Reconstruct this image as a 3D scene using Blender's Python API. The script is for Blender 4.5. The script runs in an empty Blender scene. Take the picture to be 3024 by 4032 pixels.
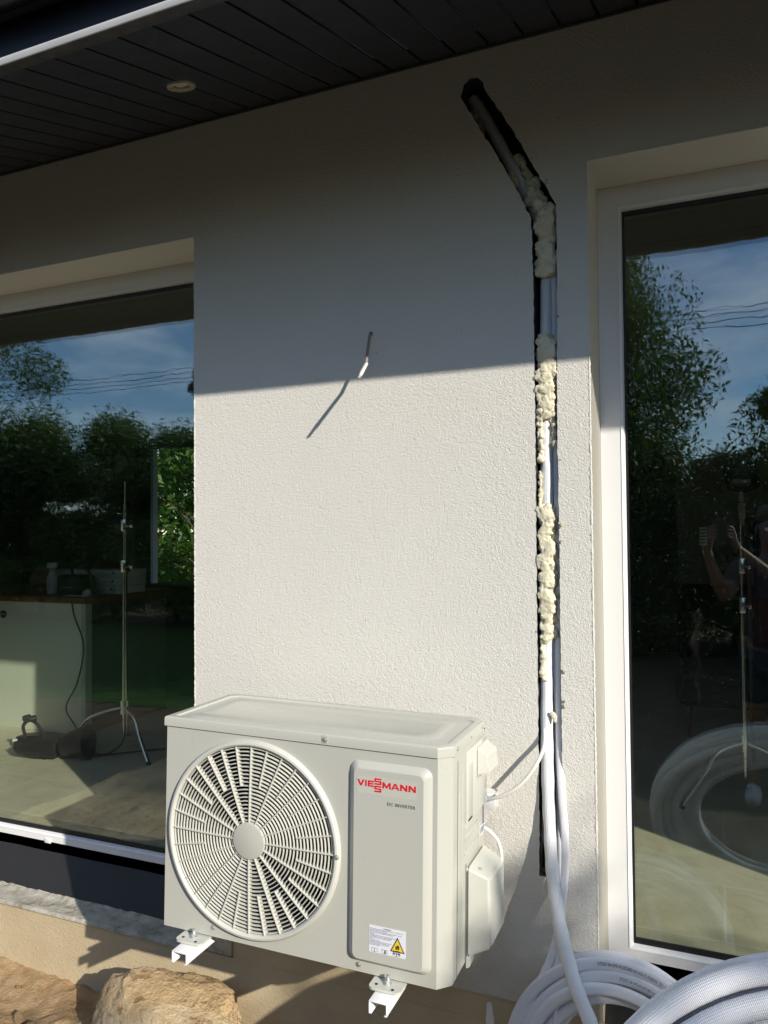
import bpy, bmesh, math, random
from mathutils import Vector, Matrix, Euler, noise
S = bpy.context.scene
COL = S.collection
R = math.radians
random.seed(7)

# ---------------------------------------------------------------- camera, sky, sun, exposure
cam_d = bpy.data.cameras.new('camera'); cam = bpy.data.objects.new('camera', cam_d); COL.objects.link(cam)
cam_d.sensor_fit = 'VERTICAL'; cam_d.sensor_height = 24.0; cam_d.lens = 24.0*3046.0/4032.0
cam_d.clip_start = 0.02; cam_d.clip_end = 400.0
def cam_matrix(yaw, pitch, roll, loc):
    f = Vector((-math.sin(yaw)*math.cos(pitch), math.cos(yaw)*math.cos(pitch), math.sin(pitch)))
    r = Vector((math.cos(yaw), math.sin(yaw), 0)); u = r.cross(f)
    r2 = r*math.cos(roll) + u*math.sin(roll); u2 = r2.cross(f)
    m = Matrix(((r2.x, u2.x, -f.x, loc[0]), (r2.y, u2.y, -f.y, loc[1]), (r2.z, u2.z, -f.z, loc[2]), (0, 0, 0, 1)))
    return m
cam.matrix_world = cam_matrix(0.4069, 0.0269, -0.0081, (0, -2.16, 0))
S.camera = cam

SUN_TRAVEL = Vector((-1.58, 1.0, -0.86)).normalized()
elev = math.asin(-SUN_TRAVEL.z); azim = math.atan2(-SUN_TRAVEL.x, -SUN_TRAVEL.y)
W = bpy.data.worlds.new('World'); S.world = W; W.use_nodes = True
nt = W.node_tree; nt.nodes.clear()
wo = nt.nodes.new('ShaderNodeOutputWorld'); bg = nt.nodes.new('ShaderNodeBackground')
sky = nt.nodes.new('ShaderNodeTexSky'); sky.sky_type = 'NISHITA'; sky.sun_disc = False
sky.sun_elevation = elev; sky.sun_rotation = azim; sky.air_density = 1.0; sky.dust_density = 0.05; sky.ozone_density = 4.0
tc = nt.nodes.new('ShaderNodeTexCoord'); mp = nt.nodes.new('ShaderNodeMapping'); mp.inputs['Scale'].default_value = (1.6, 1.6, 5.0)
cn = nt.nodes.new('ShaderNodeTexNoise'); cn.inputs['Scale'].default_value = 2.3; cn.inputs['Detail'].default_value = 6; cn.inputs['Roughness'].default_value = .55
cr = nt.nodes.new('ShaderNodeValToRGB'); cr.color_ramp.elements[0].position = .44; cr.color_ramp.elements[1].position = .70
cr.color_ramp.elements[1].color = (.75, .75, .75, 1)
cm = nt.nodes.new('ShaderNodeMix'); cm.data_type = 'RGBA'; cm.inputs[7].default_value = (7.0, 7.4, 8.2, 1)
L = nt.links.new
L(tc.outputs['Generated'], mp.inputs[0]); L(mp.outputs[0], cn.inputs['Vector']); L(cn.outputs[0], cr.inputs[0])
L(cr.outputs[0], cm.inputs[0]); L(sky.outputs[0], cm.inputs[6]); L(cm.outputs[2], bg.inputs[0])
bg.inputs[1].default_value = 0.15; L(bg.outputs[0], wo.inputs[0])

sun_d = bpy.data.lights.new('sun', 'SUN'); sun_d.energy = 4.6; sun_d.angle = R(0.53); sun_d.color = (1.0, .93, .82)
sun = bpy.data.objects.new('sun', sun_d); COL.objects.link(sun)
sun.rotation_euler = SUN_TRAVEL.to_track_quat('-Z', 'Y').to_euler(); sun.location = (16, -10, 6)

S.view_settings.view_transform = 'Standard'; S.view_settings.look = 'None'
S.view_settings.exposure = 0.26; S.view_settings.gamma = 1.0
S.cycles.max_bounces = 10; S.cycles.transparent_max_bounces = 24; S.cycles.glossy_bounces = 5

# ---------------------------------------------------------------- materials
class N:
    def __init__(s, name):
        s.m = bpy.data.materials.new(name); s.m.use_nodes = True; s.t = s.m.node_tree; s.t.nodes.clear()
        s.out = s.n('ShaderNodeOutputMaterial'); s.b = s.n('ShaderNodeBsdfPrincipled'); s.l(s.b.outputs[0], s.out.inputs[0])
    def n(s, t, **k):
        x = s.t.nodes.new(t)
        for a, v in k.items(): setattr(x, a, v)
        return x
    def l(s, a, b): s.t.links.new(a, b)
    def setv(s, **k):
        mp = dict(col='Base Color', rough='Roughness', metal='Metallic', spec='Specular IOR Level', coat='Coat Weight', crough='Coat Roughness', sss='Subsurface Weight', sheen='Sheen Weight')
        for a, v in k.items():
            s.b.inputs[mp[a]].default_value = (*v, 1) if a == 'col' else v
        return s
    def coord(s, kind='Object', scale=(1, 1, 1), rot=(0, 0, 0)):
        c = s.n('ShaderNodeTexCoord'); m = s.n('ShaderNodeMapping'); m.inputs['Scale'].default_value = scale; m.inputs['Rotation'].default_value = rot
        s.l(c.outputs[kind], m.inputs[0]); return m.outputs[0]
    def noise(s, vec, scale, detail=3, rough=.5, dist=0):
        x = s.n('ShaderNodeTexNoise'); x.inputs['Scale'].default_value = scale; x.inputs['Detail'].default_value = detail
        x.inputs['Roughness'].default_value = rough; x.inputs['Distortion'].default_value = dist
        if vec is not None: s.l(vec, x.inputs['Vector'])
        return x.outputs[0]
    def ramp(s, fac, stops):
        x = s.n('ShaderNodeValToRGB'); e = x.color_ramp.elements
        while len(e) < len(stops): e.new(.5)
        for i, (p, c) in enumerate(stops): e[i].position = p; e[i].color = (*c, 1)
        s.l(fac, x.inputs[0]); return x.outputs[0]
    def math(s, op, a, b=None):
        x = s.n('ShaderNodeMath', operation=op)
        for i, v in enumerate((a, b)):
            if v is None: continue
            if isinstance(v, (int, float)): x.inputs[i].default_value = v
            else: s.l(v, x.inputs[i])
        return x.outputs[0]
    def mix(s, fac, a, b):
        x = s.n('ShaderNodeMix', data_type='RGBA')
        for i, v in ((0, fac), (6, a), (7, b)):
            if isinstance(v, tuple): x.inputs[i].default_value = (*v, 1)
            elif isinstance(v, (int, float)): x.inputs[i].default_value = v
            else: s.l(v, x.inputs[i])
        return x.outputs[2]
    def bump(s, h, strength=.3, dist=.002, prev=None):
        x = s.n('ShaderNodeBump'); x.inputs['Strength'].default_value = strength; x.inputs['Distance'].default_value = dist
        s.l(h, x.inputs['Height'])
        if prev is not None: s.l(prev, x.inputs['Normal'])
        s.l(x.outputs[0], s.b.inputs['Normal']); return x.outputs[0]

def plain(name, col, rough=.5, metal=0., spec=.5, var=.04, vscale=6, bump=0, bscale=300):
    k = N(name).setv(col=col, rough=rough, metal=metal, spec=spec)
    v = k.coord()
    nz = k.noise(v, vscale, 5, .6)
    lo = tuple(max(0, c*(1-var*2)) for c in col); hi = tuple(c*(1+var) for c in col)
    k.l(k.ramp(nz, [(.3, lo), (.7, hi)]), k.b.inputs['Base Color'])
    rr = k.math('ADD', k.math('MULTIPLY', k.noise(v, vscale*3, 4), .16), rough-.08); k.l(rr, k.b.inputs['Roughness'])
    if bump: k.bump(k.noise(v, bscale, 3), bump, .001)
    return k.m

# stucco: fine scratched grain render, real wear specks
def stucco(name, col, s1, dist, strength, stain=True):
    k = N(name).setv(rough=.93, spec=.2); v = k.coord()
    base = k.ramp(k.noise(v, 1.4, 6, .6), [(.3, tuple(c*.955 for c in col)), (.7, col)])
    if stain:
        sp = k.noise(v, 55, 2, .5); spots = k.ramp(sp, [(.245, (.45, .42, .36)), (.27, (1, 1, 1))])
        mx = k.n('ShaderNodeMix', data_type='RGBA', blend_type='MULTIPLY'); mx.inputs[0].default_value = .5
        k.l(base, mx.inputs[6]); k.l(spots, mx.inputs[7]); base = mx.outputs[2]
        # darker, browner tone towards the foot of the wall (z below -1.1)
        sx = k.n('ShaderNodeSeparateXYZ'); k.l(v, sx.inputs[0])
        zz = k.math('ADD', sx.outputs[2], k.math('MULTIPLY', k.noise(v, 9, 5, .65), .34))
        g = k.ramp(k.math('ADD', zz, 1.9), [(.72, (.62, .57, .49)), (.92, (1, 1, 1))])
        mx2 = k.n('ShaderNodeMix', data_type='RGBA', blend_type='MULTIPLY'); mx2.inputs[0].default_value = .55
        k.l(base, mx2.inputs[6]); k.l(g, mx2.inputs[7]); base = mx2.outputs[2]
    k.l(base, k.b.inputs['Base Color'])
    a = k.noise(v, s1, 3, .62, .9); b = k.noise(v, s1*.38, 2, .5, 1.2)
    h = k.math('ADD', k.math('MULTIPLY', a, .75), k.math('MULTIPLY', b, .5))
    k.bump(h, strength, dist); return k.m

M = {}
M['stucco'] = stucco('wall_stucco', (.80, .78, .72), 250, .0044, 1.0)
M['reveal'] = stucco('reveal_plaster', (.88, .84, .74), 260, .0014, .5, False)
M['eps'] = plain('dark_insulation', (.035, .036, .04), .9, bump=.6, bscale=120)
M['frame'] = plain('white_window_profile', (.84, .84, .84), .32, var=.01)
M['gasket'] = plain('black_rubber', (.012, .012, .013), .45)
M['ac'] = plain('cream_painted_steel', (.51, .512, .455), .30, var=.012, vscale=3)
M['ac_plastic'] = plain('cream_plastic', (.585, .585, .525), .42, var=.012)
M['cavity'] = plain('dark_cavity', (.012, .012, .014), .6)
M['fan'] = plain('grey_fan_plastic', (.05, .05, .055), .4)
M['fins'] = plain('aluminium_fins', (.28, .28, .29), .35, .6)
M['steel'] = plain('zinc_bolt', (.60, .61, .62), .42, .75)
M['chrome'] = plain('chrome_tube', (.75, .76, .76), .18, 1.0)
M['bracket'] = plain('white_powder_coat', (.86, .86, .85), .38, var=.01)
M['rubber'] = plain('rubber_pad', (.02, .02, .022), .8)
M['red'] = plain('red_print', (.72, .012, .03), .4, var=.01)
M['ink'] = plain('dark_print', (.05, .05, .055), .5)
M['ink_soft'] = plain('grey_print', (.18, .19, .24), .6)
M['sticker'] = plain('white_sticker', (.80, .82, .88), .3, var=.01)
M['yellow'] = plain('yellow_print', (.88, .62, .02), .4, var=.01)
M['soffit'] = plain('dark_soffit_metal', (.032, .037, .050), .42, var=.1, bump=.15, bscale=400)
M['fascia'] = plain('dusty_dark_trim', (.07, .07, .072), .5, var=.25, vscale=30)
M['gutter'] = plain('dark_blue_gutter', (.008, .010, .022), .35)
M['edge'] = plain('galvanised_edge', (.55, .56, .58), .5)
M['roof'] = plain('dark_roof', (.03, .03, .032), .7)
M['tan'] = None
M['wire_brown'] = plain('weathered_cable_sheath', (.30, .26, .21), .6)
M['tape'] = plain('white_tape', (.86, .84, .78), .5)
M['cable'] = plain('white_cable', (.80, .79, .74), .35, var=.01)
M['black'] = plain('black_plastic', (.012, .012, .014), .4)
M['black_fabric'] = plain('black_fabric', (.012, .013, .016), .85)
M['trimring'] = plain('satin_ring', (.62, .57, .42), .35, .5)
M['bulb'] = plain('lamp_lens', (.55, .50, .38), .12)
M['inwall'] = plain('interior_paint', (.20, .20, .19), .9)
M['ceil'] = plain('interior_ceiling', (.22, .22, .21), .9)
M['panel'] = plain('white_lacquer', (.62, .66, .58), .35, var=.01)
M['wood'] = plain('oak_worktop', (.13, .065, .03), .5, var=.25, vscale=18)
M['cab'] = plain('dark_cabinet', (.05, .052, .05), .5)
M['box_w'] = plain('white_carton', (.42, .46, .45), .7)
M['brownbag'] = plain('brown_paper', (.14, .08, .06), .8)
M['bluecloth'] = plain('blue_cloth', (.01, .04, .12), .8)
M['redcloth'] = plain('red_cloth', (.10, .018, .012), .8)

k = N('tan_render').setv(rough=.95, spec=.15); v = k.coord()
k.l(k.mix(k.ramp(k.noise(v, 5, 6, .65), [(.3, (0, 0, 0)), (.72, (1, 1, 1))]), (.52, .42, .27), (.62, .52, .345)), k.b.inputs['Base Color'])
k.bump(k.noise(v, 150, 4, .65, .5), .8, .004); M['tan'] = k.m

k = N('bitumen_membrane').setv(rough=.55, spec=.4); v = k.coord(scale=(1, 1, .6))
v2 = k.coord()
sx = k.n('ShaderNodeSeparateXYZ'); k.l(v2, sx.inputs[0])
lo = k.math('ADD', sx.outputs[2], k.math('MULTIPLY', k.noise(v2, 9, 3, .5), .10))
fac = k.ramp(k.math('MULTIPLY', k.math('ADD', lo, 1.47), 5), [(.50, (1, 1, 1)), (.66, (0, 0, 0))])
streak = k.math('MULTIPLY', fac, k.ramp(k.noise(v2, 26, 4, .6), [(.42, (.08, .08, .08)), (.62, (.8, .8, .8))]))
k.l(k.mix(streak, (.022, .021, .021), (.30, .27, .215)), k.b.inputs['Base Color'])
k.bump(k.noise(v2, 30, 4), .3, .004); M['membrane'] = k.m

k = N('adhesive_mortar').setv(rough=.95, spec=.15); v = k.coord()
c1 = k.ramp(k.noise(v, 16, 6, .7), [(.34, (.26, .24, .19)), (.50, (.47, .44, .37)), (.7, (.60, .57, .49))])
sp = k.ramp(k.noise(v, 70, 2), [(.25, (.03, .03, .03)), (.28, (1, 1, 1))])
mx = k.n('ShaderNodeMix', data_type='RGBA', blend_type='MULTIPLY'); mx.inputs[0].default_value = 1
k.l(c1, mx.inputs[6]); k.l(sp, mx.inputs[7]); k.l(mx.outputs[2], k.b.inputs['Base Color'])
k.bump(k.noise(v, 60, 6, .7), .9, .008); M['mortar'] = k.m

def earth(name, a, b, c, bs, bd, veins=False):
    k = N(name).setv(rough=.96, spec=.12); v = k.coord()
    col = k.ramp(k.noise(v, 4.5, 8, .68, .6), [(.30, a), (.50, b), (.72, c)])
    if veins:
        w = k.noise(k.coord(scale=(1, 1, 2.2), rot=(.4, .5, .3)), 9, 9, .7, 2.2)
        cr = k.ramp(w, [(.41, (.50, .38, .28)), (.445, (1, 1, 1)), (.60, (1, 1, 1)), (.70, (1.0, .96, .9))])
        mx = k.n('ShaderNodeMix', data_type='RGBA', blend_type='MULTIPLY'); mx.inputs[0].default_value = .75
        k.l(col, mx.inputs[6]); k.l(cr, mx.inputs[7]); col = mx.outputs[2]
    k.l(col, k.b.inputs['Base Color'])
    h = k.math('ADD', k.noise(v, bs, 8, .72), k.math('MULTIPLY', k.noise(v, bs*5, 4, .6), .35))
    k.bump(h, .9, bd); return k.m
M['soil'] = earth('sandy_soil', (.26, .165, .085), (.44, .30, .165), (.58, .43, .26), 22, .02)
M['rock'] = earth('ochre_rock', (.42, .28, .14), (.63, .46, .26), (.76, .64, .44), 20, .03, True)
M['dirt'] = earth('dark_dirt', (.05, .035, .022), (.09, .065, .04), (.13, .10, .07), 5, .03)
k = N('lawn_grass').setv(rough=.9, spec=.2); v = k.coord()
k.l(k.ramp(k.noise(v, 14, 8, .75), [(.3, (.035, .075, .016)), (.7, (.11, .21, .04))]), k.b.inputs['Base Color']); k.bump(k.noise(v, 40, 6, .8), 1, .06); M['lawn'] = k.m

k = N('stone_tiles').setv(rough=.45); v = k.coord()
base = k.ramp(k.noise(v, 3.2, 9, .72, .8), [(.3, (.52, .49, .36)), (.55, (.67, .64, .50)), (.74, (.78, .75, .62))])
fl = k.ramp(k.noise(v, 34, 4, .7), [(.60, (0, 0, 0)), (.66, (1, 1, 1))])
base = k.mix(k.math('MULTIPLY', fl, .5), base, (.80, .78, .68))
br = k.n('ShaderNodeTexBrick'); k.l(v, br.inputs['Vector']); br.offset = .5; br.inputs['Scale'].default_value = 1
br.inputs['Mortar Size'].default_value = .004; br.inputs['Brick Width'].default_value = .8; br.inputs['Row Height'].default_value = .4
br.inputs['Mortar'].default_value = (1, 1, 1, 1); br.inputs['Color1'].default_value = (0, 0, 0, 1); br.inputs['Color2'].default_value = (0, 0, 0, 1)
k.l(k.mix(k.math('MULTIPLY', br.outputs[0], .8), base, (.78, .75, .66)), k.b.inputs['Base Color']); M['tiles'] = k.m

def leafmat(name, a, b, rough=.45):
    k = N(name).setv(rough=rough, spec=.45)
    g = k.n('ShaderNodeNewGeometry')
    k.l(k.ramp(g.outputs['Random Per Island'], [(0, a), (1, b)]), k.b.inputs['Base Color'])
    tr = k.n('ShaderNodeBsdfTranslucent'); tr.inputs[0].default_value = (b[0]*1.6, b[1]*1.7, b[2], 1)
    ms = k.n('ShaderNodeMixShader'); ms.inputs[0].default_value = .28
    k.l(k.b.outputs[0], ms.inputs[1]); k.l(tr.outputs[0], ms.inputs[2]); k.l(ms.outputs[0], k.out.inputs[0]); return k.m
M['leaf'] = leafmat('broad_leaves', (.03, .065, .012), (.10, .15, .03))
M['leaf_dark'] = leafmat('dark_leaves', (.02, .05, .014), (.06, .11, .03))
M['leaf_bright'] = leafmat('bright_leaves', (.015, .05, .006), (.07, .15, .015))
M['bark'] = plain('bark', (.09, .065, .045), .9, var=.3, vscale=25, bump=.6, bscale=60)

def glassmat(name, refl, tint, dust=1):
    k = N(name); k.t.nodes.remove(k.b)
    tr = k.n('ShaderNodeBsdfTransparent'); tr.inputs[0].default_value = (*tint, 1)
    gl = k.n('ShaderNodeBsdfGlossy'); gl.inputs['Roughness'].default_value = 0.0; gl.inputs[0].default_value = (.80, .93, 1.0, 1)
    v = k.coord(scale=(1, 1, 1)); bp = k.n('ShaderNodeBump'); bp.inputs['Strength'].default_value = .22; bp.inputs['Distance'].default_value = .0012
    k.l(k.noise(v, 7, 2, .5), bp.inputs['Height']); k.l(bp.outputs[0], gl.inputs['Normal'])
    ge = k.n('ShaderNodeNewGeometry'); dt = k.n('ShaderNodeVectorMath', operation='DOT_PRODUCT'); k.l(ge.outputs['Normal'], dt.inputs[0]); k.l(ge.outputs['Incoming'], dt.inputs[1])
    cs_ = k.math('ABSOLUTE', dt.outputs['Value']); sch = k.math('POWER', k.math('SUBTRACT', 1.0, cs_), 5.0)
    fac = k.math('MINIMUM', k.math('ADD', k.math('MULTIPLY', sch, 1.0-refl), refl), 1.0)
    ms = k.n('ShaderNodeMixShader'); k.l(fac, ms.inputs[0]); k.l(tr.outputs[0], ms.inputs[1]); k.l(gl.outputs[0], ms.inputs[2])
    # dust specks and wipe marks on the pane
    df = k.n('ShaderNodeBsdfDiffuse'); df.inputs[0].default_value = (.7, .7, .66, 1)
    sp = k.ramp(k.noise(v, 300, 1, .5), [(.765, (0, 0, 0)), (.79, (1, 1, 1))])
    sm = k.ramp(k.noise(k.coord(scale=(3, 1, 1)), 2.6, 7, .75, 1.5), [(.60, (0, 0, 0)), (.9, (.03, .03, .03))])
    ms2 = k.n('ShaderNodeMixShader'); k.l(k.math('MINIMUM', k.math('ADD', k.math('MULTIPLY', sp, .30*dust), sm), .8), ms2.inputs[0])
    k.l(ms.outputs[0], ms2.inputs[1]); k.l(df.outputs[0], ms2.inputs[2]); k.l(ms2.outputs[0], k.out.inputs[0]); return k.m
M['glass'] = glassmat('window_glass', .14, (.975, .995, .95)); M['glass_clean'] = glassmat('clean_window_glass', .165, (.975, .995, .95), 0)

def wovenmat(name, col, fu, fv, strength=.9, dist=.0012):
    k = N(name).setv(col=col, rough=.55, spec=.35)
    u = k.n('ShaderNodeUVMap'); sx = k.n('ShaderNodeSeparateXYZ'); k.l(u.outputs[0], sx.inputs[0])
    U = k.math('MULTIPLY', sx.outputs[0], fu); V = k.math('MULTIPLY', sx.outputs[1], fv)
    a = k.math('SINE', k.math('ADD', U, V)); b = k.math('SINE', k.math('SUBTRACT', U, V))
    k.bump(k.math('MULTIPLY', a, b), strength, dist)
    v = k.coord(); k.l(k.ramp(k.noise(v, 14, 5), [(.3, tuple(c*.93 for c in col)), (.7, col)]), k.b.inputs['Base Color'])
    return k.m
M['weave'] = wovenmat('white_embossed_insulation', (.86, .87, .90), 1000, 2*math.pi*13, .6, .0009)
M['weave_fine'] = wovenmat('white_fine_insulation', (.84, .85, .89), 1500, 2*math.pi*18, .45, .0006)
M['foam'] = (lambda k: (k.bump(k.noise(k.coord(), 160, 6, .7), .9, .003),
    k.l(k.ramp(k.noise(k.coord(), 30, 5, .6), [(.3, (.66, .60, .43)), (.7, (.82, .77, .60))]), k.b.inputs['Base Color']), k.m)[-1])(N('pu_foam').setv(rough=.75, sss=.0))

# ---------------------------------------------------------------- mesh helpers
def tag(o, label=None, cat=None, group=None, kind=None):
    if label: o['label'] = label
    if cat: o['category'] = cat
    if group: o['group'] = group
    if kind: o['kind'] = kind
    return o
def empty(name, label, cat, loc=(0, 0, 0), group=None, rot=None):
    o = bpy.data.objects.new(name, None); COL.objects.link(o); o.location = loc; o.empty_display_size = .1
    if rot: o.rotation_euler = rot
    return tag(o, label, cat, group)
def obj(name, bm, mat, parent=None, angle=32, smooth=True):
    me = bpy.data.meshes.new(name)
    if isinstance(bm, bmesh.types.BMesh): bm.to_mesh(me); bm.free()
    else: me = bm; me.name = name
    me.materials.clear() if not isinstance(mat, (list, tuple)) else None
    for m in (mat if isinstance(mat, (list, tuple)) else [mat]): me.materials.append(m)
    if smooth:
        me.polygons.foreach_set('use_smooth', [True]*len(me.polygons)); me.set_sharp_from_angle(angle=R(angle))
    o = bpy.data.objects.new(name, me); COL.objects.link(o)
    if parent: o.parent = parent
    return o
def B(): return bmesh.new()
def box(bm, a, b, bev=0, seg=2, M4=None):
    x0, y0, z0 = a; x1, y1, z1 = b
    t = bmesh.new(); r = bmesh.ops.create_cube(t, size=1)
    for v in t.verts: v.co = Vector(((x0+x1)/2+v.co.x*(x1-x0), (y0+y1)/2+v.co.y*(y1-y0), (z0+z1)/2+v.co.z*(z1-z0)))
    if bev: bmesh.ops.bevel(t, geom=t.edges[:], offset=bev, segments=seg, affect='EDGES', profile=.5)
    if M4 is not None: bmesh.ops.transform(t, matrix=M4, verts=t.verts)
    merge(bm, t); return bm
def merge(bm, t):
    me = bpy.data.meshes.new('tmp'); t.to_mesh(me); t.free(); bm.from_mesh(me); bpy.data.meshes.remove(me)
def cyl(bm, p0, p1, r0, r1=None, n=24, cap=True, bev=0):
    r1 = r0 if r1 is None else r1; p0 = Vector(p0); p1 = Vector(p1); d = p1-p0
    t = bmesh.new(); bmesh.ops.create_cone(t, cap_ends=cap, segments=n, radius1=r0, radius2=r1, depth=d.length)
    if bev: bmesh.ops.bevel(t, geom=[e for e in t.edges if e.calc_face_angle(0) > 1.0], offset=bev, segments=2, affect='EDGES')
    q = d.to_track_quat('Z', 'Y').to_matrix().to_4x4(); q.translation = (p0+p1)/2
    bmesh.ops.transform(t, matrix=q, verts=t.verts); merge(bm, t); return bm
def lathe(bm, prof, c, axis='Y', n=64, a0=0, a1=2*math.pi):
    """profile [(r, h)] revolved; axis Y: h is along y, ring in xz"""
    rows = []; full = abs(a1-a0-2*math.pi) < 1e-6; m = n if full else n+1
    for i in range(m):
        a = a0+(a1-a0)*i/n; row = []
        for r, h in prof:
            if axis == 'Y': p = (c[0]+r*math.cos(a), c[1]+h, c[2]+r*math.sin(a))
            else: p = (c[0]+r*math.cos(a), c[1]+r*math.sin(a), c[2]+h)
            row.append(bm.verts.new(p))
        rows.append(row)
    for i in range(n):
        A, Bq = rows[i], rows[(i+1) % m]
        for j in range(len(prof)-1):
            try: bm.faces.new((A[j], Bq[j], Bq[j+1], A[j+1]))
            except ValueError: pass
    bmesh.ops.recalc_face_normals(bm, faces=bm.faces[:]); return bm
def catmull(pts, n=10):
    P = [Vector(p) for p in pts]; P = [P[0]*2-P[1]]+P+[P[-1]*2-P[-2]]; out = []
    for i in range(1, len(P)-2):
        p0, p1, p2, p3 = P[i-1:i+3]
        for j in range(n):
            t = j/n; out.append(.5*((2*p1)+(-p0+p2)*t+(2*p0-5*p1+4*p2-p3)*t*t+(-p0+3*p1-3*p2+p3)*t**3))
    out.append(P[-2].copy()); return out
def tube(bm, path, r, n=14, flat=1.0, up=(0, -1, 0), cap=True, prof=None):
    """sweep; r number or list; flat scales the section along 'up'. UV u = metres along, v = 0..1 around"""
    uv = bm.loops.layers.uv.verify(); P = [Vector(p) for p in path]; rings = []; L_ = 0; us = []
    up = Vector(up)
    for i, p in enumerate(P):
        t = (P[min(i+1, len(P)-1)]-P[max(i-1, 0)]).normalized()
        s = t.cross(up)
        if s.length < 1e-3: s = t.cross(Vector((1, 0, 0)))
        s.normalize(); u = s.cross(t).normalized()
        if i: L_ += (P[i]-P[i-1]).length
        us.append(L_); rr = r[i] if isinstance(r, (list, tuple)) else r
        ring = []
        for j in range(n):
            a = 2*math.pi*j/n; kx, ky = (math.cos(a), math.sin(a)*flat)
            if prof: q = prof(a); kx *= q; ky *= q
            ring.append(bm.verts.new(p+s*kx*rr+u*ky*rr))
        rings.append(ring)
    for i in range(len(P)-1):
        for j in range(n):
            f = bm.faces.new((rings[i][j], rings[i][(j+1) % n], rings[i+1][(j+1) % n], rings[i+1][j]))
            for lp, (uu, vv) in zip(f.loops, ((us[i], j/n), (us[i], (j+1)/n), (us[i+1], (j+1)/n), (us[i+1], j/n))): lp[uv].uv = (uu, vv)
    if cap:
        try: bm.faces.new(rings[0][::-1]); bm.faces.new(rings[-1])
        except ValueError: pass
    bmesh.ops.recalc_face_normals(bm, faces=bm.faces[:]); return bm
def poly_extrude(loops, depth, plane='XZ'):
    """filled 2D outline with holes -> mesh, outline in (x,z), thickness along +y (0..depth)"""
    cu = bpy.data.curves.new('c', 'CURVE'); cu.dimensions = '2D'; cu.fill_mode = 'BOTH'; cu.extrude = depth/2
    for lp in loops:
        sp = cu.splines.new('POLY'); sp.points.add(len(lp)-1); sp.use_cyclic_u = True
        for p, q in zip(sp.points, lp): p.co = (q[0], q[1], 0, 1)
    o = bpy.data.objects.new('c', cu); COL.objects.link(o)
    dg = bpy.context.evaluated_depsgraph_get(); me = bpy.data.meshes.new_from_object(o.evaluated_get(dg))
    bpy.data.objects.remove(o); bpy.data.curves.remove(cu)
    bm = bmesh.new(); bm.from_mesh(me); bpy.data.meshes.remove(me)
    for v in bm.verts: v.co = Vector((v.co.x, depth/2-v.co.z, v.co.y))   # curve +z faces -y
    bmesh.ops.recalc_face_normals(bm, faces=bm.faces[:])
    return bm
def rrect(x0, z0, x1, z1, r, n=6):
    out = []
    for cx, cz, a in ((x1-r, z1-r, 0), (x0+r, z1-r, 90), (x0+r, z0+r, 180), (x1-r, z0+r, 270)):
        for i in range(n+1): t = R(a+90*i/n); out.append((cx+r*math.cos(t), cz+r*math.sin(t)))
    return out
def text_bm(s, size, offset=0.0, extrude=.0003, align='LEFT', space=1.0, wid=1.0):
    """text mesh lying in xz plane (reads from -y), origin baseline left"""
    cu = bpy.data.curves.new('t', 'FONT'); cu.body = s; cu.size = size; cu.offset = offset; cu.extrude = extrude
    cu.align_x = align; cu.space_character = space; cu.resolution_u = 3
    o = bpy.data.objects.new('t', cu); COL.objects.link(o)
    dg = bpy.context.evaluated_depsgraph_get(); me = bpy.data.meshes.new_from_object(o.evaluated_get(dg))
    bpy.data.objects.remove(o); bpy.data.curves.remove(cu)
    bm = bmesh.new(); bm.from_mesh(me); bpy.data.meshes.remove(me)
    for v in bm.verts: v.co = Vector((v.co.x*wid, -v.co.z, v.co.y))
    return bm
def fit_text(s, x0, x1, z0, h, y, offset=0.0, space=1.0):
    """text scaled to fill x0..x1, cap height h, baseline z0"""
    bm = text_bm(s, 1.0, offset, .02, space=space)
    xs = [v.co.x for v in bm.verts]; zs = [v.co.z for v in bm.verts]; a, b, c, d = min(xs), max(xs), min(zs), max(zs)
    for v in bm.verts: v.co = Vector((x0+(v.co.x-a)/(b-a)*(x1-x0), y+v.co.y*.012, z0+(v.co.z-c)/(d-c)*h))
    return bm
def blob_mesh(bm_src, voxel, amp, scale, seed=0):
    """union of lumps -> one continuous lumpy skin"""
    me = bpy.data.meshes.new('b'); bm_src.to_mesh(me); bm_src.free(); o = bpy.data.objects.new('b', me); COL.objects.link(o)
    md = o.modifiers.new('r', 'REMESH'); md.mode = 'VOXEL'; md.voxel_size = voxel
    dg = bpy.context.evaluated_depsgraph_get(); m2 = bpy.data.meshes.new_from_object(o.evaluated_get(dg)); bpy.data.objects.remove(o)
    bm = bmesh.new(); bm.from_mesh(m2); bm.normal_update(); off = Vector((seed*3.1, seed*1.7, seed*5.3))
    for v in bm.verts:
        q = v.co*scale+off
        v.co += v.normal*amp*(noise.noise(q)+.55*noise.noise(q*2.1)+.22*noise.noise(q*5.1))
        if seed < 50 and scale in (55, 56) and v.co.y < -.002: v.co.y = -.002+(v.co.y+.002)*.35
    return bm
def ico(bm, c, r, sub=2, sc=(1, 1, 1)):
    t = bmesh.new(); bmesh.ops.create_icosphere(t, subdivisions=sub, radius=r)
    for v in t.verts: v.co = Vector((c[0]+v.co.x*sc[0], c[1]+v.co.y*sc[1], c[2]+v.co.z*sc[2]))
    merge(bm, t)
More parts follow.
